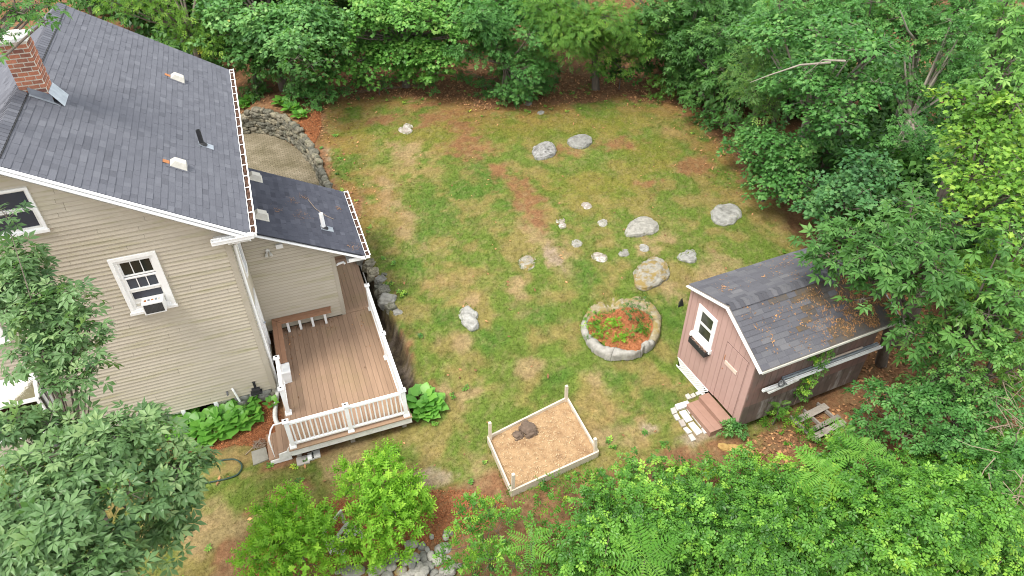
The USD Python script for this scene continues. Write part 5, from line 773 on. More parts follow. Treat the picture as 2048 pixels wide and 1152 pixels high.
sw = thing('side_wall', parent=shed)
s = 0.
while s < LN-.02:
    b = min(s+.203, LN); rv = rng.random()
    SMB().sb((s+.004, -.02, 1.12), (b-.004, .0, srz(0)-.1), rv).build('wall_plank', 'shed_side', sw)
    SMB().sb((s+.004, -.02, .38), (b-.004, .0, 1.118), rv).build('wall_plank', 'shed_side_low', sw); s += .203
SMB().sb((0, .002, .4), (LN, .06, srz(0)-.12)).build('backing', 'shed_side', sw)
SMB().sb((0, WD-.02, .4), (LN, WD, srz(WD)-.12)).build('far_wall', 'shed_side', shed)
MB().slab(gab, -LN-.0, -LN+.04, SA, ST, SZ, -SS).build('back_wall', 'shed_side', shed)
SMB().sb((-.03, WD-.07, ZF), (-.005, WD+.02, srz(WD)-.14)).build('corner_board', 'shed_pink', shed)
SMB().sb((.02, .05, .25), (LN-.05, .2, .378)).sb((.02, 2.4, .2), (LN-.05, 2.6, .42)).build('skid', 'old_wood', shed)
# window with flower box
w = thing('window', parent=shed)
def trect(x0, z0, x1, z1, tt, d0, d1, mb):
    for r in ((x0, z0, x0+tt, z1), (x1-tt, z0, x1, z1), (x0+tt, z0, x1-tt, z0+tt), (x0+tt, z1-tt, x1-tt, z1)): mb.slab(sbox(*r), d0, d1, SA, ST, SZ, -SS)
    return mb
trect(WN[0], WN[1]+.06, WN[2], WN[3], .115, -.02, .045, MB()).build('casing', 'white', w)
MB().slab(sbox(WN[0]-.04, WN[1]-.02, WN[2]+.06, WN[1]+.11), .0, .10, SA, ST, SZ, -SS).build('sill', 'white', w)
zm = 2.31
for (z0, z1, d) in ((WN[1]+.17, zm, .0), (zm, WN[3]-.115, .012)):
    trect(WN[0]+.115, z0, WN[2]-.115, z1, .04, d-.02, d+.012, MB()).build('sash', 'white', w)
    MB().slab(sbox(WN[0]+.155, z0+.04, WN[2]-.155, z1-.04), d-.012, d-.006, SA, ST, SZ, -SS).build('pane', 'glass_shed', w)
MB().slab(sbox(WN[0], WN[1], WN[2], WN[3]), -.3, -.28, SA, ST, SZ, -SS).build('interior', 'void', w)
fb_ = thing('window_box', 'long black window box of dry soil under the shed window', 'flower box')
SMB().sb((-.19, 1.56, 1.58), (-.025, 2.26, 1.60)).sb((-.20, 1.55, 1.58), (-.185, 2.27, 1.76)).sb((-.185, 1.55, 1.6), (-.025, 1.565, 1.76)).sb((-.185, 2.255, 1.6), (-.025, 2.27, 1.76)).sb((-.04, 1.565, 1.6), (-.025, 2.255, 1.76)).build('box', 'black_plastic', fb_)
SMB().sb((-.185, 1.566, 1.60), (-.041, 2.254, 1.735)).build('soil', 'litter_dark', fb_)
mb = MB()
for i in range(40):
    c = sp(rng.uniform(-.17, -.06), rng.uniform(1.62, 2.2), 1.75); d_ = np.array([rng.normal(0, 1), rng.normal(0, 1), rng.uniform(.1, 1)])*.035; mb.tube([c, c+d_], .004, 3, rng.random(), cap=False)
mb.build('dry_stems', 'tan_wood', fb_)
# roof
sroof = thing('roof', parent=shed)
OH = .15
def rfr(t0, z0, t1, z1, m, mat2=None):
    o, up = sp(-OH, t0, z0), (ST*(t1-t0)+SZ*(z1-z0)); L = LN+2*OH+.02
    return shingles(o, SS, up, L, np.linalg.norm(up)-.05, .145, .26, .34, m, rng, lip=.012)
tabs = rfr(-.33, 2.83, PK[0], PK[1], 'shed_shingle'); cut = LN*.42
tabs = [(d_, g, 'shed_shingle_mossy' if ((g[0].mean(0)-SA)@SS > rng.normal(2.3, .7)) else m) for d_, g, m in tabs]
tabs += rfr(2.74, 3.235, PK[0], PK[1], 'shed_shingle')
lay(tabs, sroof, 300)
for (t0, z0) in ((-.33, 2.83), (2.74, 3.235)):
    mb = MB(); a = [sp(-OH, t0, z0-.015), sp(LN+OH+.02, t0, z0-.015), sp(LN+OH+.02, PK[0], PK[1]-.015), sp(-OH, PK[0], PK[1]-.015)]; b = [q-SZ*.08 for q in a]
    mb.add(a+b, [[0, 1, 2, 3], [4, 5, 6, 7], [0, 1, 5, 4], [1, 2, 6, 5], [0, 3, 7, 4]]).build('decking', 'old_wood', sroof)
s = -OH; mb = MB()
while s < LN+OH:
    e = min(.145, LN+OH+.02-s); rv = rng.random()
    for t1, sl in ((PK[0]-.14, (PK[1]-2.83)/(PK[0]+.33)), (PK[0]+.14, (PK[1]-3.235)/(2.74-PK[0]))):
        mb.add([sp(s, PK[0], PK[1]+.044), sp(s+e, PK[0], PK[1]+.036), sp(s+e, t1, PK[1]+.036-.14*sl), sp(s, t1, PK[1]+.044-.14*sl)], [[0, 1, 2, 3]], rv)
    s += .145
mb.build('ridge_cap', 'shed_shingle', sroof)
for sg, s0 in ((-1, -OH-.012), (1, LN+OH+.03)):
    MB().beam(sp(s0, -.345, 2.83-.055), sp(s0, PK[0]+.004, PK[1]-.055), .022, .13, -SS).beam(sp(s0, PK[0]-.004, PK[1]-.055), sp(s0, 2.76, 3.235-.055), .022, .13, -SS).build('rake_board', 'white', shed)
    MB().beam(sp(s0-sg*.08, -.30, 2.83-.10), sp(s0-sg*.08, PK[0], PK[1]-.12), .14, .012, -SS).beam(sp(s0-sg*.08, PK[0], PK[1]-.12), sp(s0-sg*.08, 2.7, 3.235-.11), .14, .012, -SS).build('rake_soffit', 'white_dirty', shed)
SMB().sb((-OH, -.36, 2.735), (LN+OH, -.335, 2.80)).build('eave_board', 'vent_paint', shed)
SMB().sb((LN+OH-.02, -.42, 2.70), (LN+OH+.12, -.30, 2.83)).build('rake_end_block', 'white', shed)
# lattice skirt
lat = thing('lattice_skirt', parent=shed)
zl0, zl1, ta, tb = .20, .50, 1.27, 2.72
SMB().sb((-.035, ta, zl1-.03), (-.01, tb, zl1)).sb((-.035, ta, zl0-.06), (-.01, tb, zl0-.03)).build('lattice_rail', 'white', lat)
n = 20
for i in range(n):
    a = ta+(tb-ta)*i/n
    for sg, d0 in ((1, -.02), (-1, -.028)):
        p, q = (a, zl0-.05), (a+.28*sg, zl1-.03)
        if not (ta-.01 <= q[0] <= tb+.01): continue
        MB().beam(sp(d0, *p), sp(d0, *q), .008, .032, -SS) if False else MB().beam(sp(d0, *p), sp(d0, *q), .032, .007, SS).build('lattice_slat', 'white', lat)
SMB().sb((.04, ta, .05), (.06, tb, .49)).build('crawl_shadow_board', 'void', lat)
# steps
SMB().sb((-.355, .18, ZF-.05-.03), (-.03, 1.24, ZF-.05), .6).build('step_board', 'shed_step', shed)
SMB().sb((-.35, .19, .30), (-.33, 1.23, ZF-.081)).build('riser', 'shed_step', shed)
SMB().sb((-.56, .16, .275), (-.352, 1.24, .30), .4).sb((-.735, .16, .275), (-.566, 1.24, .30), .6).build('step_board', 'shed_step', shed)
SMB().sb((-.72, .17, .06), (-.70, 1.23, .274)).sb((-.70, .17, .06), (-.05, .19, .274)).sb((-.70, 1.21, .06), (-.05, 1.23, .274)).sb((-.33, .17, .3), (-.05, .19, .418)).sb((-.33, 1.21, .3), (-.05, 1.23, .418)).build('stringer', 'shed_step', shed)
# spare gutter lengths hung on the side wall
for k, (s0, z0, s1, z1, m, d0, lab) in enumerate([(.34, 1.70, 4.42, 1.64, 'white', -.13, 'longest white gutter length hung along the shed side wall'), (1.0, 1.80, 4.30, 1.74, 'flashing', -.07, 'grey metal strip stored behind the white gutter on the shed side wall'), (.5, 1.62, 1.45, 1.71, 'white_dirty', -.16, 'short fat white gutter piece lying on the longer one at the shed side wall'), (2.0, 1.90, 3.7, 1.86, 'tan_wood', -.06, 'thin tan wooden strip above the gutters on the shed side wall')]):
    mb = MB(); a, b = sp(s0, d0, z0), sp(s1, d0, z1); wv = .1 if m == 'white_dirty' else .055
    if m == 'tan_wood': mb.beam(a, b, .03, .045)
    else: mb.beam(a, b, wv, .012); mb.beam(a+[0, -wv/2, .03], b+[0, -wv/2, .03], .012, .07); mb.beam(a+[0, wv/2, .03], b+[0, wv/2, .03], .012, .07)
    mb.build(['gutter_length', 'metal_strip', 'gutter_piece', 'wood_strip'][k], m, label=lab, cat=['gutter', 'metal strip', 'gutter', 'wood strip'][k])
MB().tm(trimesh.creation.torus(.085, .022, 16, 6).apply_transform(trimesh.transformations.rotation_matrix(1.2, [1, 0, 0])).apply_translation(sp(.86, -.19, 1.83))).tm(trimesh.creation.torus(.07, .02, 16, 6).apply_transform(trimesh.transformations.rotation_matrix(.9, [0, 1, 0])).apply_translation(sp(.95, -.2, 1.85))).build('cable_coil', 'dark_grey', smooth=True, label='small dark coil of cable on the gutter pieces at the shed', cat='cable')
# needles on the shed roof
mb = MB()
for i in range(6500):
    s = LN+OH-abs(rng.normal(0, 1.15)) if rng.random() < .85 else rng.uniform(0, LN); t = rng.uniform(-.3, 1.1) if rng.random() < .85 else rng.uniform(1.2, 2.6)
    if fb(s, t, 2.6, 4) < .47 or s < 0: continue
    z = srz(t)+.03; a = rng.uniform(0, 6.28); l = rng.uniform(.015, .04); e = np.array([math.cos(a), math.sin(a)])*l
    mb.add([sp(s-e[0], t-e[1], srz(t-e[1])+.024), sp(s+e[1]*.3, t-e[0]*.3, z+.003), sp(s+e[0], t+e[1], srz(t+e[1])+.024)], [[0, 1, 2]], rng.random())
for (s, t) in [(.35, 2.05), (.45, 2.1), (.3, 1.95), (1.6, 2.0), (.9, .6), (.5, .2), (1.5, .3)]:
    for i in range(7):
        a = rng.uniform(0, 6.28); l = .06; c = (s+rng.normal(0, .05), t+rng.normal(0, .05)); mb.add([sp(c[0], c[1], srz(c[1])+.026), sp(c[0]+l*math.cos(a), c[1]+l*math.sin(a), srz(c[1]+l*math.sin(a))+.028), sp(c[0]+l*.6*math.cos(a+.5), c[1]+l*.6*math.sin(a+.5), srz(c[1]+l*.6*math.sin(a+.5))+.035)], [[0, 1, 2]], .95)
mb.build('roof_needles', 'needles', label='orange brown needles and dead leaves scattered over the shed roof', cat='needles', kind='stuff')
# pavers at the steps
for i, q in enumerate(PAVERS):
    pg = Polygon(q).buffer(-.012).buffer(.006); zc = tz1(*np.mean(q, 0)); rv = [.95, .35, .45, .12, .6, .4, .8, .98, .7, .55, .75, .4, .35, .6][i]
    lab = ['thick white oblong paver at the top left of the paving by the shed steps', 'pinkish square paver at the left corner of the shed paving', 'pinkish grey paver second along the outer edge of the shed paving', 'dark brownish paver third along the outer edge of the shed paving', 'grey paver fourth along the outer edge of the shed paving', 'lone grey paver at the lower end of the shed paving', 'long pale green white paver in the middle row of the shed paving', 'whitest large paver in the middle row of the shed paving', 'small pale paver under the thick white one beside the shed step', 'long yellowish paver lying along the lower shed step', 'pale paver at the lower end of the shed step', 'leftmost small grey paver behind the thick white paver', 'small grey paver with a dead leaf beside the lattice skirt', 'bluish grey paver touching the lattice skirt of the shed'][i]
    MB().slab(pg, zc-.05, zc+(.075 if i == 0 else .04), rv=rv).build('paver', 'paver', label=lab, cat='paver', group='pavers at the shed steps')
# black garden marker on the lawn
MB().add([(10.72, 13.73, tz1(10.8, 13.8)), (10.95, 13.75, tz1(10.8, 13.8)), (10.86, 13.93, tz1(10.8, 13.8)), (10.87, 13.8, tz1(10.8, 13.8)+.32)], [[0, 1, 3], [1, 2, 3], [2, 0, 3]]).build('garden_marker', 'black_plastic', label='small black pointed marker standing in the grass between flower ring and shed', cat='marker')
# pallet and old boards
pal = thing('pallet', 'weathered grey wooden pallet lying beside the shed side wall', 'pallet')
pc = np.array([11.85, 8.42, 0]); pa = .13; PX = np.array([math.cos(pa), math.sin(pa), 0]); PY = np.array([-math.sin(pa), math.cos(pa), 0])
pz = tz1(11.85, 8.4)+.16
for y, w_, dz in ((-.36, .17, .0), (-.17, .13, .02), (.26, .2, .01)): MB().box(pc+PY*y+[0, 0, pz+dz], (1.25, w_, .022), np.array([PX, PY, [0, 0, 1]]), rng.random()).build('slat', 'old_wood', pal)
for x in (-.5, 0, .52): MB().box(pc+PX*x+[0, 0, pz-.065], (.05, .95, .10), np.array([PX, PY, [0, 0, 1]])).build('bearer', 'old_wood', pal)
for i, (x, y, l, a, r) in enumerate([(9.42, 8.40, .62, .75, .085), (9.08, 8.62, .3, .6, .07)]):
    z = tz1(x, y)+r*.6; d_ = np.array([math.cos(a), math.sin(a), .12])*l/2
    v, f = stone_mesh((x, y, z-r*.6), l*.55, r*1.6, r*1.3, 40+i, -a, .1, 3, .35, .6)
    MB().add(v, f).build('log', 'yellow_wood', smooth=True, label=['long yellow piece of split log in the weeds by the shed step', 'short yellow log end in the grass by the shed paving'][i], cat='log')
# ------------------------------------------------------------ raised bed
rng = np.random.default_rng(15)
bed = thing('raised_bed', 'rectangular raised bed of pale boards filled with straw coloured soil', 'raised bed')
BC = [(3.36, 11.03), (5.88, 11.56), (5.88, 9.58), (3.37, 9.26)]
for i in range(4):
    a, b = np.array(BC[i]), np.array(BC[(i+1) % 4]); z = .12
    MB().beam((*a, z), (*b, z), .045, .26, rv=rng.random()).build('side_board', 'raw_wood', bed)
for (x, y), h, lx, ly in zip(BC, (.80, .74, .68, .82), (.02, .0, -.03, .02), (.03, .03, .05, .0)):
    cx, cy = np.mean(BC, 0); q = np.array([x, y])+np.sign([cx-x, cy-y])*.045
    MB().beam((q[0], q[1], 0), (q[0]+lx, q[1]+ly, h), .075, .075, (1, 0, 0), rng.random()).build('corner_post', 'raw_wood', bed)
P4 = np.array(BC); gu, gv = np.meshgrid(np.linspace(.012, .988, 70), np.linspace(.012, .988, 56)); gu_, gv_ = gu[..., None], gv[..., None]
q = (P4[0]*(1-gu_)+P4[1]*gu_)*(1-gv_)+(P4[3]*(1-gu_)+P4[2]*gu_)*gv_
zz = .135+.10*(fb(q[..., 0], q[..., 1], 1.6, 31)-.4)+.05*(fb(q[..., 0], q[..., 1], 7, 32)-.5)
iN = np.arange(gu.size).reshape(gu.shape); f = np.stack([iN[:-1, :-1], iN[1:, :-1], iN[1:, 1:], iN[:-1, 1:]], -1).reshape(-1, 4)
MB().add(np.concatenate([q, zz[..., None]], -1).reshape(-1, 3), f).build('bed_soil', 'soil', bed, True)
fp = scatter(Polygon(BC).buffer(-.06), 1100, rng); flakes(fp, .15+.10*(fb(fp[:, 0], fp[:, 1], 1.6, 31)-.4), .05, rng, 'wood_chips', 'soil_chip' if False else 'chips', 'pale straw and wood chips on the raised bed soil', 'straw', narrow=.25) if 'chips' in MAT else None
v, f = stone_mesh((4.45, 10.92, .17), .26, .22, .19, 77, .3, .2, 4, .55, .8); MB().add(v, f).build('dirt_clod', 'dirt', smooth=True, label='large brown clod of earth in the raised bed by its back board', cat='clod')
v, f = stone_mesh((4.15, 10.85, .16), .15, .13, .11, 78, .3, .2, 3, .5, .8); MB().add(v, f).build('dirt_clod', 'dirt', smooth=True, label='small brown clod of earth left of the large one in the raised bed', cat='clod')
# ------------------------------------------------------------ stone ring planter
ring = thing('stone_ring', 'round flower bed edged by a low ring of mortared stone on the lawn', 'flower bed')
ro, ri = np.array(RING_OUT), np.array(RING_IN); cen = ri.mean(0)
def polar(P, a):
    d = P-cen; th = np.arctan2(d[:, 1], d[:, 0]); r = np.hypot(d[:, 0], d[:, 1]); o = np.argsort(th); th, r = th[o], r[o]
    return np.interp(a, np.concatenate([th-2*np.pi, th, th+2*np.pi]), np.tile(r, 3))
NS = 8; edges = np.linspace(-np.pi, np.pi, NS+1); edges[1:-1] += rng.uniform(-.08, .08, NS-1)
gz = tz1(*cen)
for k in range(NS):
    aa = np.linspace(edges[k]+.004, edges[k+1]-.004, 20); R1, R0 = polar(ro, aa), polar(ri, aa); R1 = np.maximum(R1, R0+.10)
    prof = [(0, -.08), (.03, .08), (.16, .15), (.45, .175), (.8, .165), (.97, .12), (1, -.05)]
    V = []
    for i, a in enumerate(aa):
        for p, hz in prof:
            r = R1[i]+(R0[i]-R1[i])*p; edge = .03*(1 if i in (0, 19) else 0)
            x, y = cen[0]+r*math.cos(a), cen[1]+r*math.sin(a); n_ = float(fb(np.array(x), np.array(y), 5.5, 40, 4))-.5
            V.append((x+.13*n_, y+.12*n_, gz+hz*(1+.7*n_)-edge+.06*n_))
    m_ = len(prof); f = [[i*m_+j, i*m_+j+1, (i+1)*m_+j+1, (i+1)*m_+j] for i in range(19) for j in range(m_-1)]
    am = (edges[k]+edges[k+1])/2; mossy = -.9 < am < 2.6
    MB().add(V, f, rng.random()).build('edging_stone', 'ring_moss' if mossy else 'ring_concrete', ring, True)
mb = MB(); aa = np.linspace(0, 2*np.pi, 41)[:-1]; R0 = polar(ri, aa)
V = [(cen[0], cen[1], gz+.14)]+[(cen[0]+r*k*math.cos(a), cen[1]+r*k*math.sin(a), gz+.12+.02*math.sin(5*a+k*9)) for k in (.5, 1.04) for a, r in zip(aa, R0)]
mb.add(V, [[0, 1+i, 1+(i+1) % 40] for i in range(40)]+[[1+i, 41+i, 41+(i+1) % 40] for i in range(40)]+[[1+i, 41+(i+1) % 40, 1+(i+1) % 40] for i in range(40)]).build('bark_mulch', 'mulch', ring, True)
rp = scatter(Polygon(ri), 2600, rng); flakes(rp, np.full(len(rp), gz+.125), .05, rng, 'bark_chips', 'mulch', 'orange bark chips inside the stone ring', 'bark chips', narrow=.4)
# ------------------------------------------------------------ rocks in the lawn
ROCKINFO = {'dark': ('stone_dark', 'dark lichen covered boulder in the far lawn, left of the white one'), 'white': ('stone_pale', 'bright white boulder in the far lawn beside the dark one'), 'round': ('stone_pale', 'smooth round pale rock near the right edge of the lawn'),
 'ridge': ('stone', 'grey rock with a pink patch above the middle of the lawn rocks'), 'large': ('stone_moss', 'largest mossy rock, just behind the stone ring'), 'wedge': ('stone_pale', 'pale wedge shaped rock between the largest rock and the shed'), 'pink': ('stone_pink', 'low pinkish rock left of the largest rock'),
 'low': ('stone', 'small low grey rock right of the low pinkish rock'), 'pale': ('stone_pale', 'small pale rock just in front of the rock with the pink patch'), 'grey': ('stone', 'small grey stone left of the low pinkish rock'), 'small': ('stone', 'small stone left of the rock with the pink patch'),
 'flat': ('stone_pink', 'flat stone tip in the grass, farthest back of the small middle stones'), 'mossy': ('stone_moss', 'flat mossy straw covered rock at the centre of the lawn'), 'sliver': ('stone_pink', 'thin stone sliver in the bare strip at the lawn centre'), 'long': ('stone_pale', 'long pale rock lying alone in the lawn in front of the deck'),
 'lone': ('stone_pink', 'lone tan stone in the far left part of the lawn'), 'edge': ('stone', 'small grey stone at the back edge of the lawn'), 'chip': ('stone_pale', 'white stone chip in the far lawn above the dark boulder')}
for i, (k, (pts, h)) in enumerate(ROCKS.items()):
    P = np.array(pts); c = P.mean(0); d = P-c; th = np.arctan2(d[:, 1], d[:, 0]); r = np.hypot(d[:, 0], d[:, 1]); o = np.argsort(th)
    t = trimesh.creation.icosphere(4 if r.max() > .35 else 3); u = np.array(t.vertices); a = np.arctan2(u[:, 1], u[:, 0]); hr = np.hypot(u[:, 0], u[:, 1])
    R = np.interp(a, np.concatenate([th[o]-2*np.pi, th[o], th[o]+2*np.pi]), np.tile(r[o], 3))
    n = meshkit.fbm(u*1.5+i*5.3, 4, i)-.5; n2 = meshkit.fbm(u*4.5+i*2.3, 3, i+50)-.5
    hr2 = np.clip(hr, 0, 1)**.8*(1+.10*n2)
    x, y = c[0]+R*hr2*np.cos(a), c[1]+R*hr2*np.sin(a); z = tz1(*c)+np.where(u[:, 2] > 0, max(h, .16)*.52*np.abs(u[:, 2])**.6*(1+1.5*n+.5*n2), u[:, 2]*.15)-.05
    y = y-.35*h*np.clip(u[:, 2], 0, 1)*0
    m, lab = ROCKINFO[k]
    MB().add(np.stack([x, y, z], -1), t.faces, rng.random()).build('rock', m, smooth=True, label=lab, cat='rock', group='rocks in the lawn')
# longer grass left standing against the rocks and posts
Q = []
for k, (pts, h) in ROCKS.items():
    ln_ = Polygon(pts).exterior; nq = int(ln_.length*55) if ln_.length > 1.5 else 6
    for t_ in rng.random(nq): p_ = ln_.interpolate(t_, normalized=True); Q.append((p_.x+rng.normal(0, .025), p_.y+rng.normal(0, .025)))
for ln_ in (Polygon(RING_OUT).exterior, Polygon(BC).buffer(.04).exterior):
    for t_ in rng.random(int(ln_.length*60)): p_ = ln_.interpolate(t_, normalized=True); Q.append((p_.x+rng.normal(0, .03), p_.y+rng.normal(0, .03)))
Q = np.array(Q); zq = tz(Q[:, 0], Q[:, 1]); a_ = rng.uniform(0, 6.28, len(Q)); hh = rng.uniform(.05, .14, len(Q)); ww = .009; mb = MB()
V_ = np.stack([np.stack([Q[:, 0]+ww*np.cos(a_), Q[:, 1]+ww*np.sin(a_), zq-.01], -1), np.stack([Q[:, 0]-ww*np.cos(a_), Q[:, 1]-ww*np.sin(a_), zq-.01], -1), np.stack([Q[:, 0]+rng.normal(0, .03, len(Q)), Q[:, 1]+rng.normal(0, .03, len(Q)), zq+hh], -1)], 1).reshape(-1, 3)
mb.add(V_, np.arange(len(V_)).reshape(-1, 3), np.repeat(rng.random(len(Q)), 3)).build('long_grass', 'leaf_grass', label='longer grass left standing round the rocks and bed edges', cat='grass', kind='stuff')
# ------------------------------------------------------------ dry stone wall at the bottom edge
dw = thing('dry_stone_wall', 'low dry stone wall of loose grey stones between the bushes at the bottom edge', 'stone wall')
for i, (x, y, a, b) in enumerate(WALL_STONES):
    big = i in (0, 1); a, b = a*1.06, b*1.1
    v, f = stone_mesh((x, y, .0+.06*(i % 3)), a, b, min(a, b)*(.5 if big else .75), i+300, rng.uniform(-.3, .3), .25, 3, .22, .75)
    MB().add(v, f, .65*rng.random()).build('stone', 'stone_pale' if i in (9, 10) else 'slab' if big else 'stone_moss' if i in (21, 3) else 'stone', dw, True)
for i in range(60):
    x, y = rng.uniform(-1.2, 2.1), rng.uniform(6.6, 8.0); v, f = stone_mesh((x, y, -.02), rng.uniform(.06, .14), rng.uniform(.05, .11), .09, i+500, rng.uniform(0, 3), .2, 2, .25, .75); MB().add(v, f, .5*rng.random()).build('stone', 'stone', dw, True)
# white frame between the bushes
wf = thing('garden_bench', 'white painted wooden bench half hidden between the two yellow green bushes', 'bench')
wc_ = np.array([-.68, 9.35, 0]); wa = .75; WXv = np.array([math.cos(wa), math.sin(wa), 0]); WYv = np.array([-math.sin(wa), math.cos(wa), 0]); WA = np.array([WXv, WYv, [0, 0, 1]])
for y in (-.18, .0, .18): MB().box(wc_+WYv*y*.9+[0, 0, .36], (.72, .09, .025), WA).build('seat_board', 'white_dirty', wf)
for x in (-.32, .32):
    MB().box(wc_+WXv*x+[0, 0, .26], (.05, .48, .05), WA).build('cross_piece', 'white_dirty', wf)
    for y in (-.2, .2): MB().box(wc_+WXv*x+WYv*y+[0, 0, .17], (.05, .05, .36), WA).build('leg', 'white_dirty', wf)
    MB().box(wc_+WXv*x+WYv*.26+[0, 0, .58], (.05, .04, .5), WA).build('back_post', 'white_dirty', wf)
MB().box(wc_+WYv*.28+[0, 0, .76], (.72, .025, .1), WA).build('back_rail', 'white_dirty', wf)
# ------------------------------------------------------------ foliage
def ov(L=1., W=.5, fold=.06, droop=.14):          # a leaf of four triangles folded along its midrib
    return np.array([(0, 0, 0), (.48*L, .5*W, fold), (.48*L, -.5*W, fold), (.5*L, 0, 0), (L, 0, -droop)]), np.array([(0, 3, 1), (3, 4, 1), (0, 2, 3), (3, 2, 4)])
def place(parts):
    V, F, n = [], [], 0
    for (v, f), a, o, s in parts:
        c, q = math.cos(a), math.sin(a); w = v*s@np.array([[c, q, 0], [-q, c, 0], [0, 0, 1]])+np.array(o)
        V.append(w); F.append(f+n); n += len(v)
    return np.vstack(V), np.vstack(F)
def o2(L=1., W=.5, fold=.06, droop=.12): return np.array([(0, 0, 0), (.45*L, .5*W, fold), (L, 0, -droop), (.45*L, -.5*W, fold)]), np.array([(0, 2, 1), (0, 3, 2)])
def T_hickory(ov=o2): return place([(ov(1, .40), 0, (.42, 0, .02), .62), (ov(1, .42), .85, (.40, .02, .02), .56), (ov(1, .42), -.85, (.40, -.02, .02), .56), (ov(1, .45), 1.75, (.30, .03, .01), .40), (ov(1, .45), -1.75, (.30, -.03, .01), .40)])
def T_ash(): return place([(o2(1, .42), 0, (.72, 0, 0), .34)]+[(o2(1, .42), sg*1.05, (x, sg*.01, 0), .33) for x in (.16, .36, .56) for sg in (-1, 1)])
def T_frond(n=9):
    P = []
    for i in range(n):
        x = .12+.86*i/n; l = .30*math.sin(math.pi*(.18+.80*i/n))**.8
        for sg in (-1, 1): P.append((o2(1, .26, .02, .2), sg*1.25, (x, 0, -.22*x*x), l))
    v, f = place(P+[(ov(1, .3), 0, (.97, 0, -.21), .1)])
    s = np.array([(0, .008, 0), (0, -.008, 0), (.5, .006, -.05), (.5, -.006, -.05), (1, 0, -.22)]); return np.vstack([v, s]), np.vstack([f, np.array([(0, 1, 2), (1, 3, 2), (2, 3, 4)])+len(v)])
def T_shoot(n=6):
    V, F, b = [], [], 0
    for i in range(n):
        for k in (0, 1):
            ph = (i % 2)*1.57+k*math.pi+.4; x = .08+.86*i/n; L = .34*(1-.4*i/n); u = np.array([.42+.3*i/n, math.cos(ph), math.sin(ph)]); u /= np.linalg.norm(u)
            w = np.cross([1, 0, 0], u); w /= np.linalg.norm(w); nn = np.cross(u, w); p = np.array([x, 0, 0])
            V += [p, p+u*L*.45+w*L*.24+nn*.02, p+u*L, p+u*L*.45-w*L*.24+nn*.02]; F += [(b, b+2, b+1), (b, b+3, b+2)]; b += 4
    return np.array(V), np.array(F)
def T_shoot_flat(n=7):
    P = []
    for i in range(n):
        x = .08+.84*i/n
        for sg in (-1, 1): P.append((o2(1, .42, .06, .06), sg*(1.0-.35*i/n), (x, 0, .01*((i+(sg > 0)) % 2)), .30*(1-.45*i/n)))
    return place(P+[(ov(1, .36), 0, (.9, 0, 0), .17)])
def T_maple():
    o = [(0, .03), (.0, .43), (.22, .29), (.44, .56), (.57, .25), (1.0, 0)]
    o = o+[(x, -y) for x, y in o[-2::-1]]
    v = np.array([(.28, 0, .05)]+[(x, y, .02-.14*abs(y)-.16*max(0, x-.5)) for x, y in o]); n = len(o)
    return v, np.array([(0, i+1, i+2) for i in range(n-1)]+[(0, n, 1)])
def T_spray(): return place([(o2(1, .62), a, (x, y, z), s) for a, x, y, z, s in ((0, .45, 0, 0, .5), (.8, .3, .04, .01, .45), (-.8, .3, -.04, .01, .45), (1.5, .12, .03, .0, .4), (-1.5, .12, -.03, .0, .4))])
TEMPL = {'hickory': (T_hickory(), .42, .055), 'hickorynear': (T_hickory(ov), .42, .055), 'hickorysmall': (T_hickory(), .34, .036), 'ash': (T_ash(), .36, .040), 'maple': (T_maple(), .20, .021), 'maplesmall': (T_maple(), .14, .011), 'ovate': (T_spray(), .24, .021), 'bg': (o2(1, .75, .08, .15), .30, .034), 'vine': (T_spray(), .20, .0135), 'small': (T_shoot(), .30, .022), 'fern': (T_frond(), .5, .06)}
def norm(a): return a/np.maximum(np.linalg.norm(a, axis=-1, keepdims=True), 1e-9)
def put_leaves(kind, P, D, N, s, rv):
    """copies of a leaf template: at P, pointing along D, facing N"""
    (v, f), _, _ = TEMPL[kind]
    D = norm(D); N = norm(N-D*(N*D).sum(1, keepdims=True)); B = np.cross(N, D)
    V = P[:, None]+s[:, None, None]*(v[None, :, :1]*D[:, None]+v[None, :, 1:2]*B[:, None]+v[None, :, 2:]*N[:, None])
    F = f[None]+(np.arange(len(P))*len(v))[:, None, None]
    return V.reshape(-1, 3), F.reshape(-1, 3), np.repeat(rv, len(v))
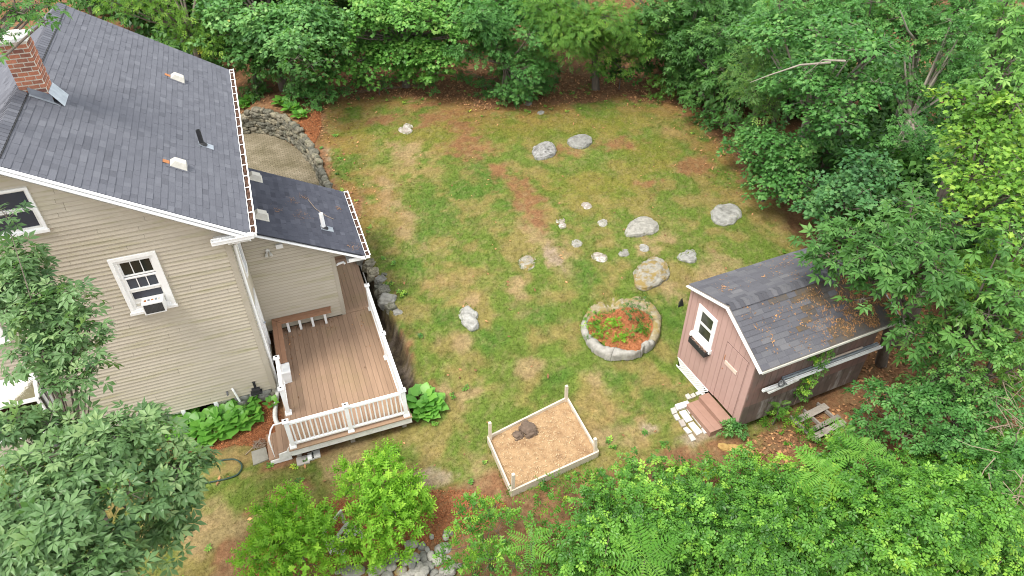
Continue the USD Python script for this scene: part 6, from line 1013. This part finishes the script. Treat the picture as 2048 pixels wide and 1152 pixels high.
def clumps(c, r, kind, dens, flat, rng, up=.65, minz=-.45):
    """leaves of one bough: flattened sprays sitting on an uneven shell round c"""
    _, size, area = TEMPL[kind]
    n = max(5, int(10*min(2.2, max(.5, r))**1.2)); k = np.arange(n)+.5
    zc = 1-(1-minz)*k/n; ph = k*2.39996+rng.uniform(0, 6.28); q = np.sqrt(np.maximum(0, 1-zc*zc))
    d = np.stack([q*np.cos(ph), q*np.sin(ph), zc], -1)+rng.normal(0, .16, (n, 3)); d = norm(d)
    rad = r*rng.uniform(.55, 1.05, n)
    cc = np.array(c)+d*rad[:, None]*[1, 1, flat]
    rc = np.clip(r*.46, .14, .85)*rng.uniform(.7, 1.25, n)
    cn = norm(d*(1-up)+np.array([0, 0, up])+rng.normal(0, .15, (n, 3)))
    P, D, N, R = [], [], [], []
    for i in range(n):
        m = rng.poisson(max(2, dens*1.25*math.pi*rc[i]**2/area))
        if m == 0: continue
        a = rng.uniform(0, 6.283, m); rr = rc[i]*np.sqrt(rng.random(m)); t1 = norm(np.cross(cn[i], [.3, .9, .2])); t2 = np.cross(cn[i], t1)
        rel = t1*(rr*np.cos(a))[:, None]+t2*(rr*np.sin(a))[:, None]
        P.append(cc[i]+rel+cn[i]*rng.normal(0, .16*rc[i], m)[:, None]-cn[i]*(.35*rr**2/rc[i])[:, None])
        D.append(norm(rel+rng.normal(0, .45*rc[i], (m, 3))+d[i]*.35*rc[i]+np.array([0, 0, -.45*rc[i]])))
        N.append(norm(cn[i]+np.array([0, 0, .5])+rng.normal(0, .30, (m, 3))))
        R.append(np.clip(.5+rng.normal(0, .15)+rng.normal(0, .17, m), 0, .95)+.05*(rng.random(m) > .993)*(kind not in ('vine', 'small')))
    return cc, np.vstack(P), np.vstack(D), np.vstack(N), np.concatenate(R)
TRI = [0]
def split_(lobes, seed):
    rr = np.random.default_rng(seed+900); out = []
    for l in lobes:
        l = np.array(l, float)
        if l[3] < .3: out.append(l); continue
        for k in range(3):
            d = rr.normal(0, 1, 3); d /= np.linalg.norm(d); out.append(np.array([*(l[:3]+d*l[3]*.5*np.array([1, 1, .7])), l[3]*rr.uniform(.58, .82)]))
    return out
def grow(path, lobes, kind, m, dens, flat, seed, base, trunk=True, bark='bark', sscale=1., up=.65, leafparts=0, crown='crown', r0=None, minz=-.45):
    rng = np.random.default_rng(seed); size = TEMPL[kind][1]
    A = [[], [], [], []]; wood = MB()
    lob = np.array(split_(lobes, seed) if trunk and kind != 'small' else lobes, float); base = np.array(base, float); zb = tz1(*base)-.1
    top = lob[:, 2].max(); hub = np.array([base[0]*.5+lob[:, 0].mean()*.5, base[1]*.5+lob[:, 1].mean()*.5, zb+(lob[:, 2].mean()-zb)*(.8 if leafparts else .72)])
    R0 = r0 or .04+.018*(top-zb)
    for l in lob:
        cc, P, D, N, R = clumps(l[:3], l[3], kind, dens, flat, rng, up, minz)
        for a, b in zip(A, (P, D, N, R)): a.append(b)
        if trunk:
            mid = hub*.45+l[:3]*.55+[0, 0, -.15*l[3]]
            wood.tube([hub, mid, l[:3]], [R0*.32, R0*.2, R0*.1], 5, cap=False)
            for c in cc[::1]: wood.tube([l[:3], (l[:3]+c)/2+rng.normal(0, .06, 3), c], [R0*.07+.005, .008, .004], 3, cap=False)
    P, D, N, R = (np.concatenate(a) for a in A)
    s = size*sscale*rng.uniform(.55, 1.3, len(P))
    if trunk:
        w = rng.normal(0, .05, 3); wood.tube([(base[0], base[1], zb), np.array([*base, zb])*.6+hub*.4+[w[0], w[1], 0], hub], [R0*1.25, R0*.95, R0*.7], 9)
        wood.build('trunk', bark, path, True)
    if leafparts:
        o = np.argsort(np.linalg.norm(P-[0, 0, HC], axis=1)); near = o[:leafparts*3:3]; cr = thing('near_leaves', parent=path)
        for i in near:
            v, f, rv = put_leaves(kind, P[i:i+1], D[i:i+1], N[i:i+1], s[i:i+1], R[i:i+1]); MB().add(v, f, rv).build('leaf', m, cr)
        keep = np.ones(len(P), bool); keep[near] = False; P, D, N, R, s = P[keep], D[keep], N[keep], R[keep], s[keep]
    v, f, rv = put_leaves(kind, P, D, N, s, R); TRI[0] += len(f)
    MB().add(v, f, rv).build(crown, m, path, kind='stuff')
def SC_(l): return .70 if 'close in front' in l else .62 if 'over the house ridge' in l else .62 if ('yellow green tree along' in l) else .66 if ('low round' in l or 'bluish' in l or 'upper right wood behind' in l) else .82
LEAFM = {'hickory': 'leaf_hickory', 'maple': 'leaf_maple', 'ash': 'leaf_ash', 'ovate': 'leaf_maple', 'small': 'leaf_bush', 'hickorysmall': 'leaf_dark', 'maplesmall': 'leaf_dark'}
for i, (name, kind, label, base, lobes, dens, flat) in enumerate(TREES):
    m = LEAFM[kind]
    if 'bright green maple' in label: m = 'leaf_maple_bright'
    if 'pale green maple' in label: m = 'leaf_maple_pale'
    if 'yellow green' in label: m = 'leaf_yellow'
    if 'bluish' in label: m = 'leaf_maple_blue'
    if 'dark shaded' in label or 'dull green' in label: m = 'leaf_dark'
    if 'light green ash' in label: m = 'leaf_ash'
    if 'grey green ash' in label: m = 'leaf_ash_grey'
    if 'close in front' in label: m = 'leaf_hickory_near'
    if 'bright hickory' in label or 'pale hickory' in label: m = 'leaf_hickory_pale'
    t = thing(name, label, 'tree', (*base, tz1(*base)), 'trees of the wood round the lawn' if base[0] > -4 else None)
    lb = [l for l in lobes]
    if base[1] > 24 and 'sapling' not in name:              # the upper crown above the picture
        rr = np.random.default_rng(i+50); L = np.array(lobes)
        for j in range(3): lb.append((base[0]+rr.uniform(-2, 2), base[1]+rr.uniform(2.5, 6), L[:, 2].max()+rr.uniform(1.0, 3.), 1.9))
    near = 'close in front' in label; kind = 'hickorynear' if near else kind
    grow(t, lb, kind, m, dens*(.9/SC_(label))**(.9 if not near else 1.2)*(1.35 if base[1] < 26 and base[0] > 5 else 1.3), flat, 100+i, base, True, 'bark_grey' if 'bare' in label else 'bark', up=.78 if kind == 'maple' else .6, leafparts=300 if near else 0, sscale=SC_(label), r0=.06 if near else None)
for i, (name, kind, label, base, lobes, dens, flat) in enumerate(SHRUBS):
    t = thing(name, label, 'weeds' if 'weed' in name else 'bush', (*base, tz1(*base)), 'bushes round the lawn' if 'bush' in name else None)
    m = LEAFM[kind]
    if kind == 'small' and ('weed' in name or 'flowering' in name): m = 'leaf_vine'
    if 'dark low' in label or 'dark rounded' in label: m = 'leaf_dark'
    if 'orange leaf' in label: m = 'leaf_ash'
    fors = 'forsythia' in name; dens = dens*(1.5 if fors else 1)
    grow(t, lobes, kind, m, dens*(1.15 if fors else 1.), flat, 200+i, base, 'weed' not in name and 'orange' not in label, 'bark', up=.35 if fors else .6, crown='foliage', r0=.03, minz=-.3)
    if fors:                                              # long upright shoots standing out of the bush
        rr = np.random.default_rng(i); L = np.array(lobes); n = 260; j = rr.integers(0, len(L), n); d = norm(rr.normal(0, 1, (n, 3))*[1, 1, .5]+[0, 0, .55]); P = L[j, :3]+d*(L[j, 3:]*.75)
        v, f, rv = put_leaves('small', P, norm(d+[0, 0, .6]), norm(rr.normal(0, 1, (n, 3))), rr.uniform(.24, .40, n), np.clip(rr.normal(.62, .2, n), 0, .93)); MB().add(v, f, rv).build('shoots', 'leaf_bush', t, kind='stuff')
# the wood behind, seen only through gaps
rr = np.random.default_rng(77); v_ = MB(); w_ = MB()
BG = [(rr.uniform(-8, 36), rr.uniform(37, 48)) for _ in range(44)]+[(rr.uniform(-12, 60), rr.uniform(48, 66)) for _ in range(46)]+[(rr.uniform(18.5, 27), rr.uniform(5, 30)) for _ in range(60)]+[(rr.uniform(27, 50), rr.uniform(3, 48)) for _ in range(34)]
for j, (x, y) in enumerate(BG):
    zc = tz1(x, y)+(rr.uniform(.8, 3.2) if 90 <= j < 150 else rr.uniform(1.0, 5.5))
    cc, P, D, N, R = clumps((x, y, zc), rr.uniform(1.4, 2.2), 'bg', .8, .7, rr, .7)
    a, b, c = put_leaves('bg', P, D, N, (.30 if j < 90 or j >= 150 else .24)*rr.uniform(.8, 1.2, len(P)), R); v_.add(a, b, c); w_.tube([(x, y, zc-5), (x, y, zc)], [.14, .06], 6)
bgw = thing('background_wood', 'mass of trees deeper in the wood behind the lawn', 'trees', kind='stuff')
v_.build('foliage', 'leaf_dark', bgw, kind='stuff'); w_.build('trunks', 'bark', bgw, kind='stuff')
# vine thicket at the lower right: one mass nobody could count
A = [[], [], [], []]; rr = np.random.default_rng(31); stems = MB()
for l in VINES:
    cc, P, D, N, R = clumps(l[:3], l[3], 'vine', 1.25, .75, rr, .5, -.2)
    for a, b in zip(A, (P, D, N, R)): a.append(b)
    stems.tube([(l[0], l[1], 0), (l[0]+rr.normal(0, .1), l[1]+rr.normal(0, .1), l[2]*.6), l[:3]], [.02, .014, .008], 4)
    for s in range(3):                       # skirts down to the ground
        cc, P, D, N, R = clumps((l[0]+rr.normal(0, .3), l[1]+rr.normal(0, .3), max(.15, l[2]*(.25+.22*s))), l[3]*.8, 'vine', .55, .8, rr, .4, -.2)
        for a, b in zip(A, (P, D, N, R)): a.append(b)
P, D, N, R = (np.concatenate(a) for a in A)
# paler runners of new growth trailing over the mass
q = fb(P[:, 0]+.4*P[:, 1], P[:, 1]-.4*P[:, 0], .9, 61); R = np.clip(R+.9*(sstep(.55, .66, q)*.45-.12), 0, .93)
v, f, rv = put_leaves('vine', P, D, N, .185*rr.uniform(.65, 1.35, len(P)), R); TRI[0] += len(f)
vt = thing('vine_thicket', 'dense mound of bright green climbing vine filling the lower right corner', 'vines', kind='stuff')
MB().add(v, f, rv).build('foliage', 'leaf_vine', vt, kind='stuff'); stems.build('stems', 'dead_stem', vt, kind='stuff')
# vine hanging on the shed side wall
vw = thing('wall_vine', 'green vine hanging down the middle of the shed side wall', 'vine')
A = [[], [], [], []]
for s, z, r in ((2.15, 2.55, .20), (2.0, 2.4, .18), (2.25, 2.38, .17), (2.05, 2.15, .12), (1.98, 1.5, .10), (2.2, 1.75, .07), (1.9, 1.2, .06), (1.85, .95, .08)):
    cc, P, D, N, R = clumps(sp(s, -.1, z), r, 'vine', 1.2, 1., rr, .4, -.8)
    for a, b in zip(A, (P, D, N, R)): a.append(b)
P, D, N, R = (np.concatenate(a) for a in A); v, f, rv = put_leaves('vine', P, D, N, .15*rr.uniform(.7, 1.2, len(P)), np.clip(R+.1, 0, 1)); MB().add(v, f, rv).build('foliage', 'leaf_vine', vw, kind='stuff')
MB().tube([sp(1.85, -.05, .4), sp(1.9, -.05, 1.2), sp(2.0, -.05, 1.8), sp(2.1, -.06, 2.6)], .008, 5).build('stem', 'dead_stem', vw)
# feather leaved sumac and ferns
SL_ = ['large sumac with feathery fronds rising from the vine thicket', 'smaller sumac right of the large one, by the bare soil', 'fern like sumac at the bottom edge of the vine thicket', 'feathery sumac plant near the bush at the stone pile', 'small feathery seedling at the shed wall foot', 'feathery seedling in front of the pallet']
for i, (x, y, z, L) in enumerate(SUMAC):
    rr2 = np.random.default_rng(i+5); t = thing('sumac', SL_[i], 'sumac', (x, y, tz1(x, y)), 'sumacs in the vine thicket'); n = 9 if L > .7 else 6
    MB().tube([(x, y, tz1(x, y)), (x+.03, y, z*.5+.1), (x, y, z-.05)], [.03, .02, .012], 6).build('stem', 'bark', t, True)
    for k in range(n):
        a = k*6.283/n+rr2.uniform(-.25, .25); el = rr2.uniform(-.2, .6); D = np.array([[math.cos(a), math.sin(a), el]]); N = np.array([[-math.cos(a)*.2+rr2.normal(0, .35), -math.sin(a)*.2+rr2.normal(0, .35), 1.]])
        v, f, rv = put_leaves('fern', np.array([[x, y, z+rr2.uniform(-.08, .05)]]), D, N, np.array([L*rr2.uniform(.65, .92)]), np.array([rr2.uniform(.3, .9)])); MB().add(v, f, rv).build('frond', 'leaf_fern', t)
# hostas: each with its own broad leaves
def hosta_leaf(a, L, tilt, rr):
    n = 6; t = np.linspace(0, 1, n); w = .36*np.sin(np.pi*np.clip(t, 0, 1)**.75)*1.0; w[0] = .03; w[-1] = .0
    st = .35; x = st*L+t*L*.75; z = tilt*L*.9*(x/L)-.62*L*(x/L)**2*.55
    V, F = [], []
    for i in range(n):
        V += [(x[i], -w[i]*L, z[i]+.10*w[i]*L+.02*math.sin(i*2)), (x[i], 0, z[i]), (x[i], w[i]*L, z[i]+.10*w[i]*L)]
    for i in range(n-1):
        for j in (0, 1): F.append([i*3+j, i*3+j+1, i*3+j+4, i*3+j+3])
    b = len(V); V += [(0, .006, 0), (0, -.006, 0), (x[0], 0, z[0])]
    V = np.array(V); c, s = math.cos(a), math.sin(a)
    return V@np.array([[c, s, 0], [-s, c, 0], [0, 0, 1]]), F, b
HL = {'BED': 'hosta along the house foundation', 'SIDE': 'hosta at the front corner of the deck', 'BACK': 'hosta above the curved stone wall', 'STEP': 'small hosta between the house corner and the drain pipe'}
HW = {'BED': ['leftmost, half under the tree', 'second from the left at the wall', 'in front of the crawl opening', 'right of the crawl opening', 'beside the white drain pipe', 'front row left', 'front row right', 'foremost, at the mulch edge', 'rightmost, below the dryer vent', 'between wall and front row, left part', 'far left front, touching the tree'], 'SIDE': ['large one against the post', 'right hand one in the grass', 'front left one', 'small one at the lower right'], 'BACK': ['leftmost by the gutter', 'small one next to the gutter', 'left one of the right group', 'middle one of the right group', 'rightmost over the wall top'], 'STEP': ['']}
for key, lst in (('BED', HOSTA_BED), ('SIDE', HOSTA_SIDE), ('BACK', HOSTA_BACK), ('STEP', HOSTA_STEP)):
    for i, ((x, y), sc) in enumerate(lst):
        rr2 = np.random.default_rng(i*7+len(key)); z = tz1(x, y)+.02; t = thing('hosta', (HL[key]+', '+HW[key][i]).rstrip(', '), 'hosta', (x, y, z), 'hostas round the house')
        for k in range(20 if sc > .35 else 8):
            ring_ = k/20; a = k*2.39996+rr2.uniform(-.2, .2); L = sc*(.62+.45*ring_)*rr2.uniform(.85, 1.1); tilt = 1.35-1.0*ring_
            V, F, b = hosta_leaf(a, L, tilt, rr2); F3 = [q for f in F for q in ((f[0], f[1], f[2]), (f[0], f[2], f[3]))]+[(b, b+1, b+2)]
            MB().add(V+[x, y, z+.05], F3, np.clip(rr2.normal(.5, .2), 0, 1)).build('leaf', 'leaf_hosta', t, True)
# plants inside the stone ring
RL = [('small_shrub', 'rounded reddish green shrub inside the stone ring', 'ovate', .40, .26, 'leaf_dark'), ('ground_plant', 'leafy plant at the left rim inside the stone ring', 'small', .25, .10, 'leaf_vine'), ('ground_plant', 'leafy plant in the left middle of the stone ring', 'small', .28, .10, 'leaf_bush'), ('ground_plant', 'bright plant spilling at the lower left rim of the stone ring', 'small', .26, .10, 'leaf_vine'), ('ground_plant', 'low plant at the front rim of the stone ring', 'small', .18, .07, 'leaf_bush'), ('ground_plant', 'pale green rosette in the right front of the stone ring', 'small', .16, .08, 'leaf_ash'), ('ground_plant', 'small green plant below the shrub in the stone ring', 'small', .13, .08, 'leaf_vine'), ('ground_plant', 'tiny sprout at the front middle of the stone ring', 'small', .09, .06, 'leaf_bush')]
for (x, y), (nm, lab, kd, r, z, m) in zip(RING_PLANTS, RL):
    t = thing(nm, lab, 'shrub' if 'shrub' in nm else 'plant', (x, y, gz+.12)); rr2 = np.random.default_rng(int(x*100))
    cc, P, D, N, R = clumps((x, y, gz+.14+z), r*1.2, kd, 2.2, .8 if 'shrub' in nm else .45, rr2, .6, -.2)
    v, f, rv = put_leaves(kd, P, D, N, (.13 if 'shrub' in nm else .2)*rr2.uniform(.7, 1.2, len(P)), R); MB().add(v, f, rv).build('foliage', m, t, kind='stuff')
# bare branches and dead stems
mb = MB(); tr = thing('bare_branch', 'bare grey branch reaching out of the upper right wood toward the lawn', 'branch')
for q in SPARE_BRANCH[:2]: MB().tube(q, np.linspace(.035, .008, len(q)), 6).build('limb', 'bark_grey', tr, True)
tr = thing('dead_trunk', 'bare forked grey trunk standing in the upper right wood', 'dead tree')
q = SPARE_BRANCH[2]; q = q+[(q[-1][0]+.1, q[-1][1]-.1, tz1(*q[-1][:2])-.1)]; MB().tube(q, np.linspace(.05, .11, len(q)), 7).build('trunk', 'bark_grey', tr, True)
for q in SPARE_BRANCH[3:]: MB().tube(q, np.linspace(.045, .012, len(q)), 6).build('limb', 'bark_grey', tr, True)
mb = MB(); rr2 = np.random.default_rng(91)
for c in DEADSTEMS:
    for k in range(22):
        p0 = np.array(c)+rr2.normal(0, .28, 3)+[0, 0, -.1]; d_ = norm(np.array([[rr2.normal(-.6, .5), rr2.normal(0, .7), rr2.normal(.1, .4)]]))[0]*rr2.uniform(.35, 1.0)
        mb.tube([p0, p0+d_*.5+rr2.normal(0, .07, 3), p0+d_+[0, 0, -.1]], [.011, .008, .004], 4, rr2.random(), cap=False)
mb.build('dead_stems', 'dead_stem', label='tangle of bare brown stems along the right edge above the vines', cat='dead stems', kind='stuff')
# sprigs of weed in the leaf litter and grass
mb = MB(); n = 260; rr2 = np.random.default_rng(66)
pp = scatter(LAWNP.buffer(1.2), 900, rr2); pp = pp[~contains_xy(LAWNP.buffer(-1.0), pp[:, 0], pp[:, 1]) & ~contains_xy(LOWP.buffer(.1), pp[:, 0], pp[:, 1])][:n]
P = np.repeat(np.column_stack([pp, tz(pp[:, 0], pp[:, 1])+.03]), 4, 0); a = rr2.uniform(0, 6.28, len(P)); D = np.stack([np.cos(a), np.sin(a), rr2.uniform(.1, .7, len(P))], -1)
v, f, rv = put_leaves('vine', P, D, np.tile([0, 0, 1.], (len(P), 1))+rr2.normal(0, .2, (len(P), 3)), rr2.uniform(.07, .2, len(P)), rr2.random(len(P))); mb.add(v, f, rv).build('weeds', 'leaf_vine', label='scattered small weeds along the lawn edge', cat='weeds', kind='stuff')
print('leaf triangles', TRI[0])
